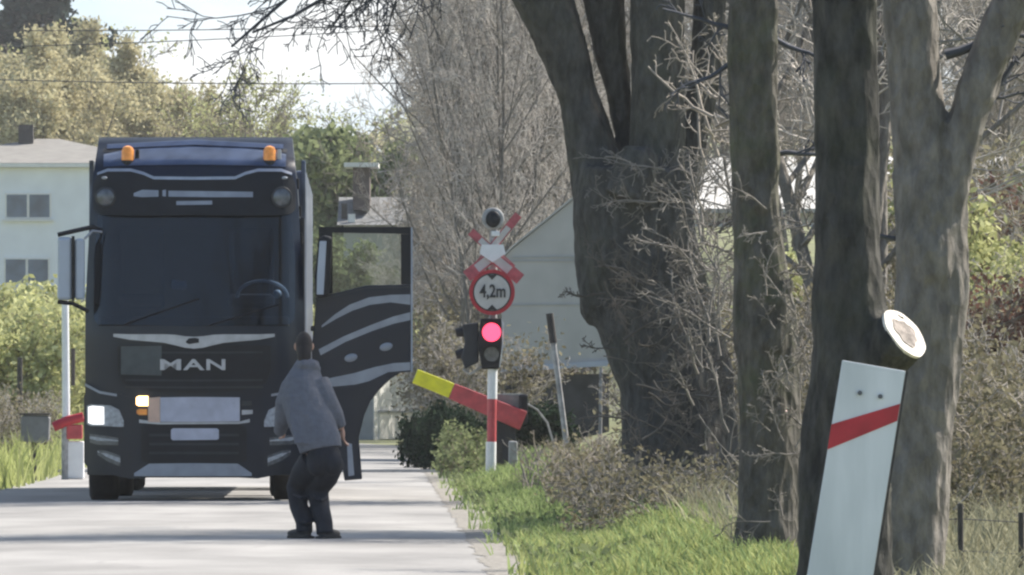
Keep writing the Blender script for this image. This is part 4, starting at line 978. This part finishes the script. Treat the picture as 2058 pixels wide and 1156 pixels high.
shoots('bare_bush', 'brown dry bush behind the wire fence at the far right', 38, (1840,820,2100,1150), 68, 120, .5, [(.2,1),(-.4,.9),(.7,.6)], 'twig_light', .006, leaf=L_DRY, nleaf=7000, ls=(.015,.04), yj=3)
shoots('bare_bush', 'reddish brown bush on the bank right of the forked tree', 39, (1900,700,2100,830), 90, 60, .7, [(.2,1),(-.6,.8),(.8,.4)], 'twig_brown', .008, leaf=L_RED, nleaf=3500, ls=(.02,.05), yj=2)
shoots('bare_bush', 'small red leaved bush high on the bank at the right edge', 40, (1950,460,2100,580), 120, 40, .8, [(.2,1),(-.6,.8),(.8,.4)], 'twig_brown', .009, leaf=L_RED, nleaf=1500, ls=(.03,.06), yj=2)
shoots('green_bush', 'yellow green leafy bush on the bank right of the forked tree', 41, (1930,600,2120,720), 100, 60, .7, [(.2,1),(-.6,.8),(.8,.4)], 'twig_grey', .008, leaf=L_YEL, nleaf=4500, ls=(.02,.05), yj=2)

# ------------------------------------------------------------------ background trees
KT = dict(seg=[9,6,5,4,3], wob=[.05,.12,.16,.2,.2], up=[.03,.06,.03,.02,.0], tap=[.25,.3,.35,.4,.5], rmin=.006, nch=[15,7,6,4], t0=[.2,.15,.15,.1], ang=[45,42,42,45], lr=[.42,.48,.5,.5], rr=[.5,.55,.55,.6])
KC = dict(KT, nch=[13,7,5,3], rmin=.016, shape=lambda t: .55+.6*math.sin(math.pi*min(1, t*1.05)))
protos = {}
protos['grey'] = make_tree('bare_tree', '', 'tree', 101, dict(KT, nch=[18,7,5,4]), (BARK_C, 'twig_grey'), stems=3, H=10, r0=.09, spread=.22)
protos['grey2'] = make_tree('bare_tree', '', 'tree', 102, dict(KT, nch=[20,7,5,4], wob=[.07,.14,.18,.2,.2]), (BARK_C, 'twig_light'), stems=4, H=9, r0=.07, spread=.30)
protos['bud'] = make_tree('budding_tree', '', 'tree', 103, KC, (BARK_C, 'twig_brown'), L_BUD, 30000, (.06,.15), H=13.5, r0=.22, spread=.06, lspread=.25)
protos['yel'] = make_tree('spring_tree', '', 'tree', 104, dict(KC, ang=[35,40,42,45]), (BARK_C, 'twig_brown'), L_YEL, 6500, (.05,.13), stems=2, H=12, r0=.15, spread=.14, lspread=.25)
protos['green'] = make_tree('leafy_tree', '', 'tree', 105, dict(KC, t0=[.08,.15,.15,.1]), (BARK_C, 'twig_brown'), L_GRN, 22000, (.10,.20), H=9, r0=.15, spread=.05, lspread=.22)
protos['spruce'] = make_tree('conifer', '', 'tree', 106, dict(KT, nch=[60,9,4], seg=[9,5,4,3], ang=[80,50,45], lr=[.30,.4,.4], up=[.02,-.03,0,0], rr=[.25,.5,.6], shape=lambda t: 1.15-1.0*t, rmin=.012), (BARK_C, 'twig_dark'), L_SPR, 26000, (.12,.25), H=16, r0=.22, lspread=.15)
protos['shrub'] = make_tree('spring_shrub', '', 'shrub', 107, dict(KT, seg=[6,5,4,3], nch=[9,6,5], t0=[.05,.1,.1], ang=[38,42,45], lr=[.55,.5,.5], wob=[.1,.16,.2,.2], up=[.03,.03,.02,0], rr=[.6,.6,.6], rmin=.005), ('twig_brown', 'twig_brown'), L_YEL, 7000, (.04,.10), stems=7, H=2.4, r0=.03, spread=.55, cut=1, lspread=.12)
protos['dryshrub'] = make_tree('dry_shrub', '', 'shrub', 108, dict(KT, seg=[6,5,4,3], nch=[9,6,5], t0=[.05,.1,.1], ang=[38,42,45], lr=[.55,.5,.5], wob=[.1,.16,.2,.2], up=[.03,.03,.02,0], rr=[.6,.6,.6], rmin=.005), ('twig_grey', 'twig_grey'), L_DRY, 2500, (.03,.08), stems=8, H=2.4, r0=.03, spread=.6, cut=1, lspread=.12)
protos['darkshrub'] = make_tree('evergreen_shrub', '', 'shrub', 109, dict(KT, seg=[6,5,4,3], nch=[9,6,5], t0=[.05,.1,.1], ang=[42,42,45], lr=[.55,.5,.5], wob=[.1,.16,.2,.2], up=[.02,.02,.02,0], rr=[.6,.6,.6], rmin=.005), ('twig_dark', 'twig_dark'), L_DRK, 12000, (.05,.11), stems=7, H=1.5, r0=.03, spread=.8, cut=1, lspread=.10)
used = set()
def put(kind, px, Y, sc, label, group=None, rz=None, dz=0.0, rng=random.Random(77)):
    X = (px-1029)*Y/F; z = gz(X, Y)+dz
    if rz is None: rz = rng.uniform(0, 6.28)
    p = protos[kind]
    if kind not in used:
        used.add(kind); p.location = (X, Y, z); p.rotation_euler = (0,0,rz); p.scale = (sc,)*3 if not hasattr(sc, '__len__') else sc; p['label'] = label
        if group: p['group'] = group
        return p
    o = dup(p, (X, Y, z), rz, sc, label, group)
    if not group and 'group' in o: del o['group']
    return o
rb = random.Random(9)
# A: budding trees behind the pale house
A_ = 'olive brown budding tree in the wooded slope behind the pale house'
for px, Y, s in ((-60,470,1.15),(20,455,1.12),(95,480,1.18),(160,450,1.10),(215,470,1.10),(262,455,.95),(310,470,.88),(-20,500,1.2),(70,520,1.2),(190,510,1.15),(345,500,.8),(-120,480,1.2),(130,540,1.15),(250,530,1.0)): put('bud', px, Y, s, A_, 'budding trees behind the pale house')
put('spruce', 108, 560, (2.3,2.3,1.7), 'dark conifer rising above the budding trees at the top left')
put('yel', 235, 500, 1.22, 'yellow green tree on the upper right shoulder of the budding trees')
# B: airy yellow-green trees behind the truck roof
B_ = 'airy yellow green tree against the sky behind the truck roof'
for px, Y, s in ((395,440,.72),(440,455,.92),(490,450,1.0),(525,470,.92),(565,440,.70),(460,500,.95),(355,430,.70),(420,480,.7)): put('yel', px, Y, s, B_, 'airy trees behind the truck roof')
# C: fuller green tree right of the truck
put('green', 668, 330, 1.08, 'fuller green tree rising just right of the truck roof')
put('spruce', 650, 420, .72, 'dark blue green conifer top behind the fuller green tree')
put('green', 640, 300, .66, 'small bright green tree beside the truck mirror'); put('yel', 730, 360, .75, 'slim yellow green tree right of the fuller green tree')
# D/E: grey bare thicket right of the road
D_ = 'bare grey brown tree in the thicket between the open door and the signal'
for px, Y, s in ((800,290,.5),(835,300,.62),(865,280,.7),(780,340,.55),(850,330,.8),(890,310,.9)): put('grey', px, Y, (s*.8,s*.8,s), D_, 'thicket behind the open door')
E_ = 'bare grey tree in the dense thicket behind the crossing signal'
for i, (px, Y) in enumerate(((935,190),(955,205),(975,185),(995,200),(1025,190),(1060,210),(1095,195),(1130,215),(990,230),(1000,240),(1030,235),(1080,245),(1140,240),(985,250),(1010,260),(1040,265),(1110,268),(1170,230),(1200,260))):
    k = rb.uniform(.95,1.25); put('grey2' if i % 2 else 'grey', px, Y, (k*(.62 if px < 1000 else .95),)*2+(k,), E_, 'bare trees behind the crossing signal')
S_ = 'dry leafless shrub under the bare trees right of the road'
for px, Y, s in ((935,170,.7),(950,165,.9),(955,172,.7),(925,185,.7),(960,180,.7),(945,200,1.0),(975,215,1.2),(985,210,1.3),(1000,205,1.3),(1040,215,1.4)): put('dryshrub', px, Y, s, S_, 'dry shrubs right of the road')
T_ = 'yellow green shrub seen through the open door window'
for px, Y, s in ((700,262,1.2),(735,268,1.25),(770,258,1.2),(800,265,1.2),(835,250,1.2),(680,275,1.3),(850,262,1.1)): put('shrub', px, Y, s, T_, 'shrubs seen through the door window')
for px, Y, s, lb_ in ((862,156,(.36,.36,.55),'dark evergreen shrub below the yellow barrier arm'), (905,153,(.42,.42,.6),'dark evergreen shrub below the red barrier arm'), (945,150,(.4,.4,.5),'low dark evergreen shrub close left of the signal post'), (1075,148,(.6,.6,.5),'dark evergreen shrub in front of the shed base')): put('darkshrub', px, Y, s, lb_)
# right background
F_ = 'bare grey brown tree on the wooded bank behind the right hand trunks'
for px, Y in ((2310,88.5),(2600,90)): put('grey', px, Y, 1.3, F_, 'bare trees on the right bank')
for i, (px, Y) in enumerate(((1420,300),(1500,310),(1580,295),(1640,320),(1760,300),(1800,315),(1960,300),(2000,320),(2050,305),(1460,330),(1540,340),(1700,310),(2030,340),(1380,300),(1490,215),(1590,222),(2040,190),(1450,350),(1800,340),(1722,111))): put('grey' if i % 2 else 'grey2', px, Y, rb.uniform(.75,.95) if Y > 280 else (1.15 if Y < 120 else .7), F_, 'bare trees on the right bank')
G_ = 'dry shrub on the bank behind the right hand trunks'
for px, Y, s in ((1420,104,.62),(1465,98,.6),(1500,108,.62),(1580,100,.62),(1615,106,.62),(1650,96,.55),(1790,98,.6),(1810,106,.62),(1370,112,.42),(1440,112,.7),(1600,112,.7),(1900,104,.7),(1980,100,.7),(1400,120,.6),(1450,130,.6),(1500,125,.6),(1590,118,.6),(1630,135,.6),(1790,120,.6),(1940,115,.9),(2000,125,1.0),(2050,118,1.0),(1960,140,1.1),(2040,145,1.1),(1560,150,.65),(1480,155,.65),(1800,150,.65),(1960,95,.7),(2030,92,.7),(1990,84,.6),(2050,80,.6),(1800,100,.8),(1620,100,.8)): put('dryshrub', px, Y, s, G_, 'dry shrubs on the right bank')
Y_ = 'yellow green shrub on the bank behind the right hand trunks'
for px, Y, s in ((1590,140,.6),(1640,150,.65),(1820,135,.6),(1980,135,1.0),(2040,110,.8),(1770,160,.6)): put('shrub', px, Y, s, Y_, 'green shrubs on the right bank')
# left roadside shrubs
H__ = 'yellow green shrub in the hedge below the pale house'
for px, Y, s in ((10,240,1.25),(50,230,1.2),(90,245,1.3),(125,235,1.2),(-20,235,1.3),(30,200,.95),(70,195,.95),(110,205,1.0),(0,190,.9),(150,215,1.1),(-30,205,1.0),(175,240,1.2),(60,270,1.5),(120,275,1.5),(0,270,1.5)): put('shrub', px, Y, s, H__, 'hedge below the pale house')
for px, Y, s, l_ in ((8,142,.50,'low dry shrub at the left edge of the frame'), (45,150,.45,'low dry shrub behind the mailbox')): put('dryshrub', px, Y, s, l_)
sk = MB().tube([(0,0,-.2),(0,0,1.6)], .05, 8).build('stake', 'post_dark', None); sk.location = P(40, 800, 180); sk.location.z = gz(sk.location.x, 180); tag(sk, 'thin dark stake in the hedge at the far left', 'post')
# far woods as one mass
rg2 = np.random.default_rng(50); cs = []
for i in range(320):
    Y = rg2.uniform(620, 780); X = rg2.uniform(-60, 60); h = rg2.uniform(7, 11) if X < -14 else rg2.uniform(10, 16)
    if -26 < X < -9: h *= .75
    k = 260; u = rg2.normal(size=(k,3)); u /= np.linalg.norm(u, axis=1, keepdims=True); u *= rg2.uniform(.3,1,(k,1))**.5
    cs.append(np.array([X, Y, 4+h*.55])+u*np.array([3, 3, h*.55]))
LV, LQ = leaves_np(np.concatenate(cs), rg2, .25, .6); fw = quads_object('woodland', LV, LQ, [L_BUD]); tag(fw, 'far off brownish woodland closing the view', 'woodland', kind='stuff')

# ------------------------------------------------------------------ grass
def grass(name, label, mat, n, seed, xf, yr, hr, wr, dens=None, lean=.35):
    rg = np.random.default_rng(seed); V = []; c = 0
    ys_ = yr[0]+(yr[1]-yr[0])*rg.uniform(0,1,n); 
    for Y in ys_:
        a, b = xf(Y); X = a+(b-a)*rg.uniform(0,1)
        if dens is not None and rg.uniform() > dens(X, Y): continue
        h = rg.uniform(*hr)*(.6+.8*abs(math.sin(X*2.3+1.7*math.sin(Y*.35)))); wd = rg.uniform(*wr); z = gz(X, Y)-.01
        if name == 'dry_grass' and Y < 60: h *= .4
        th = rg.uniform(0, math.pi); cx_, sy_ = math.cos(th)*wd, math.sin(th)*wd; lx_, ly_ = rg.normal()*lean*h, rg.normal()*lean*h
        V += [(X-cx_, Y-sy_, z), (X+cx_, Y+sy_, z), (X+cx_*.6+lx_*.5, Y+sy_*.6+ly_*.5, z+h*.65), (X-cx_*.6+lx_*.5, Y-sy_*.6+ly_*.5, z+h*.65),
              (X+lx_*1.1, Y+ly_*1.1, z+h), (X+lx_*1.1+.002, Y+ly_*1.1, z+h)]; c += 1
    i = np.arange(c)[:,None]*6; Q = np.concatenate([i+np.array([[0,1,2,3]]), i+np.array([[3,2,5,4]])])
    o = quads_object(name, V, Q, [mat]); tag(o, label, 'grass', kind='stuff'); return o
def clump(X, Y):
    d = X-REDGE(Y)-.22-.16*math.sin(Y*.9)-.14*math.sin(Y*2.3+1)
    return (0 if d < 0 else .25+.75*sm(d/.5))*(.3+.7*(math.sin(X*3.1+Y*.7)*math.sin(X*1.3-Y*.43) > -.3))
grass('verge_grass', 'bright green grass on the right hand verge', G_GRN, 60000, 1, lambda Y: (REDGE(Y)-.12, REDGE(Y)+(2.1 if Y > 64 else 1.5)), (53, 150), (.05,.17), (.007,.016), clump)
grass('sunlit_grass', 'yellow green sunlit grass at the bottom of the verge', G_YEL, 34000, 2, lambda Y: (REDGE(Y)+.1, REDGE(Y)+(2.3 if Y > 64 else 1.6)), (53, 78), (.05,.15), (.006,.013), clump)
grass('dry_grass', 'dry straw grass on the right bank and under the trees', G_DRY, 40000, 3, lambda Y: (REDGE(Y)+1.4, REDGE(Y)+(8.5 if Y > 66 else 4.2)), (50, 135), (.08,.34), (.005,.011), None, .45)
grass('left_grass', 'yellow green rough grass on the left verge', G_YEL, 22000, 4, lambda Y: (LEDGE(Y)-5, LEDGE(Y)+.15), (124, 230), (.15,.55), (.010,.02), None)

rgw = np.random.default_rng(91); cs = []
for k in range(15000):
    Y = rgw.uniform(64, 150); X = REDGE(Y)+.15+rgw.beta(1.3, 1.8)*2.3
    if noise.noise(Vector((X*1.6, Y*.45, 5))) < -.08: continue
    cs.append((X, Y, gz(X, Y)+rgw.uniform(.01, .13)))
LV, LQ = leaves_np(cs, rgw, .018, .05); tag(quads_object('ground_cover', LV, LQ, [L_GRN]), 'low leafy weeds mixed into the verge grass', 'weeds', kind='stuff')

# ------------------------------------------------------------------ overhead wires
for i, (pa, pb, Y) in enumerate((((-900,118),(1500,150),215), ((-900,40),(1500,20),225), ((-900,96),(1300,20),230))):
    A = P(pa[0], pa[1], Y); B = P(pb[0], pb[1], Y); pts = []
    for k in range(25):
        t = k/24; p = A.lerp(B, t); p.z -= .35*4*t*(1-t); pts.append(p-A)
    lab = ('lowest dark overhead wire crossing the budding trees', 'uppermost thin overhead wire across the white sky', 'slanting thin overhead wire across the white sky')[i]
    o = MB().tube(pts, .012, 5).build('overhead_wire', 'wire', None, smooth=True); o.location = A; tag(o, lab, 'wire')

# ------------------------------------------------------------------ the air
hz = bpy.data.materials.new('haze_air'); hz.use_nodes = True; n_ = hz.node_tree.nodes; n_.remove(n_['Principled BSDF'])
pv = n_.new('ShaderNodeVolumePrincipled'); pv.inputs['Density'].default_value = .00016; pv.inputs['Color'].default_value = (.88,.90,.93,1); pv.inputs['Anisotropy'].default_value = .2
hz.node_tree.links.new(pv.outputs[0], n_['Material Output'].inputs['Volume'])
ho = MB().box((0, 380, 13), (500, 900, 36)).build('haze', hz); tag(ho, 'thin pale air between the camera and the far trees', 'haze', kind='stuff')
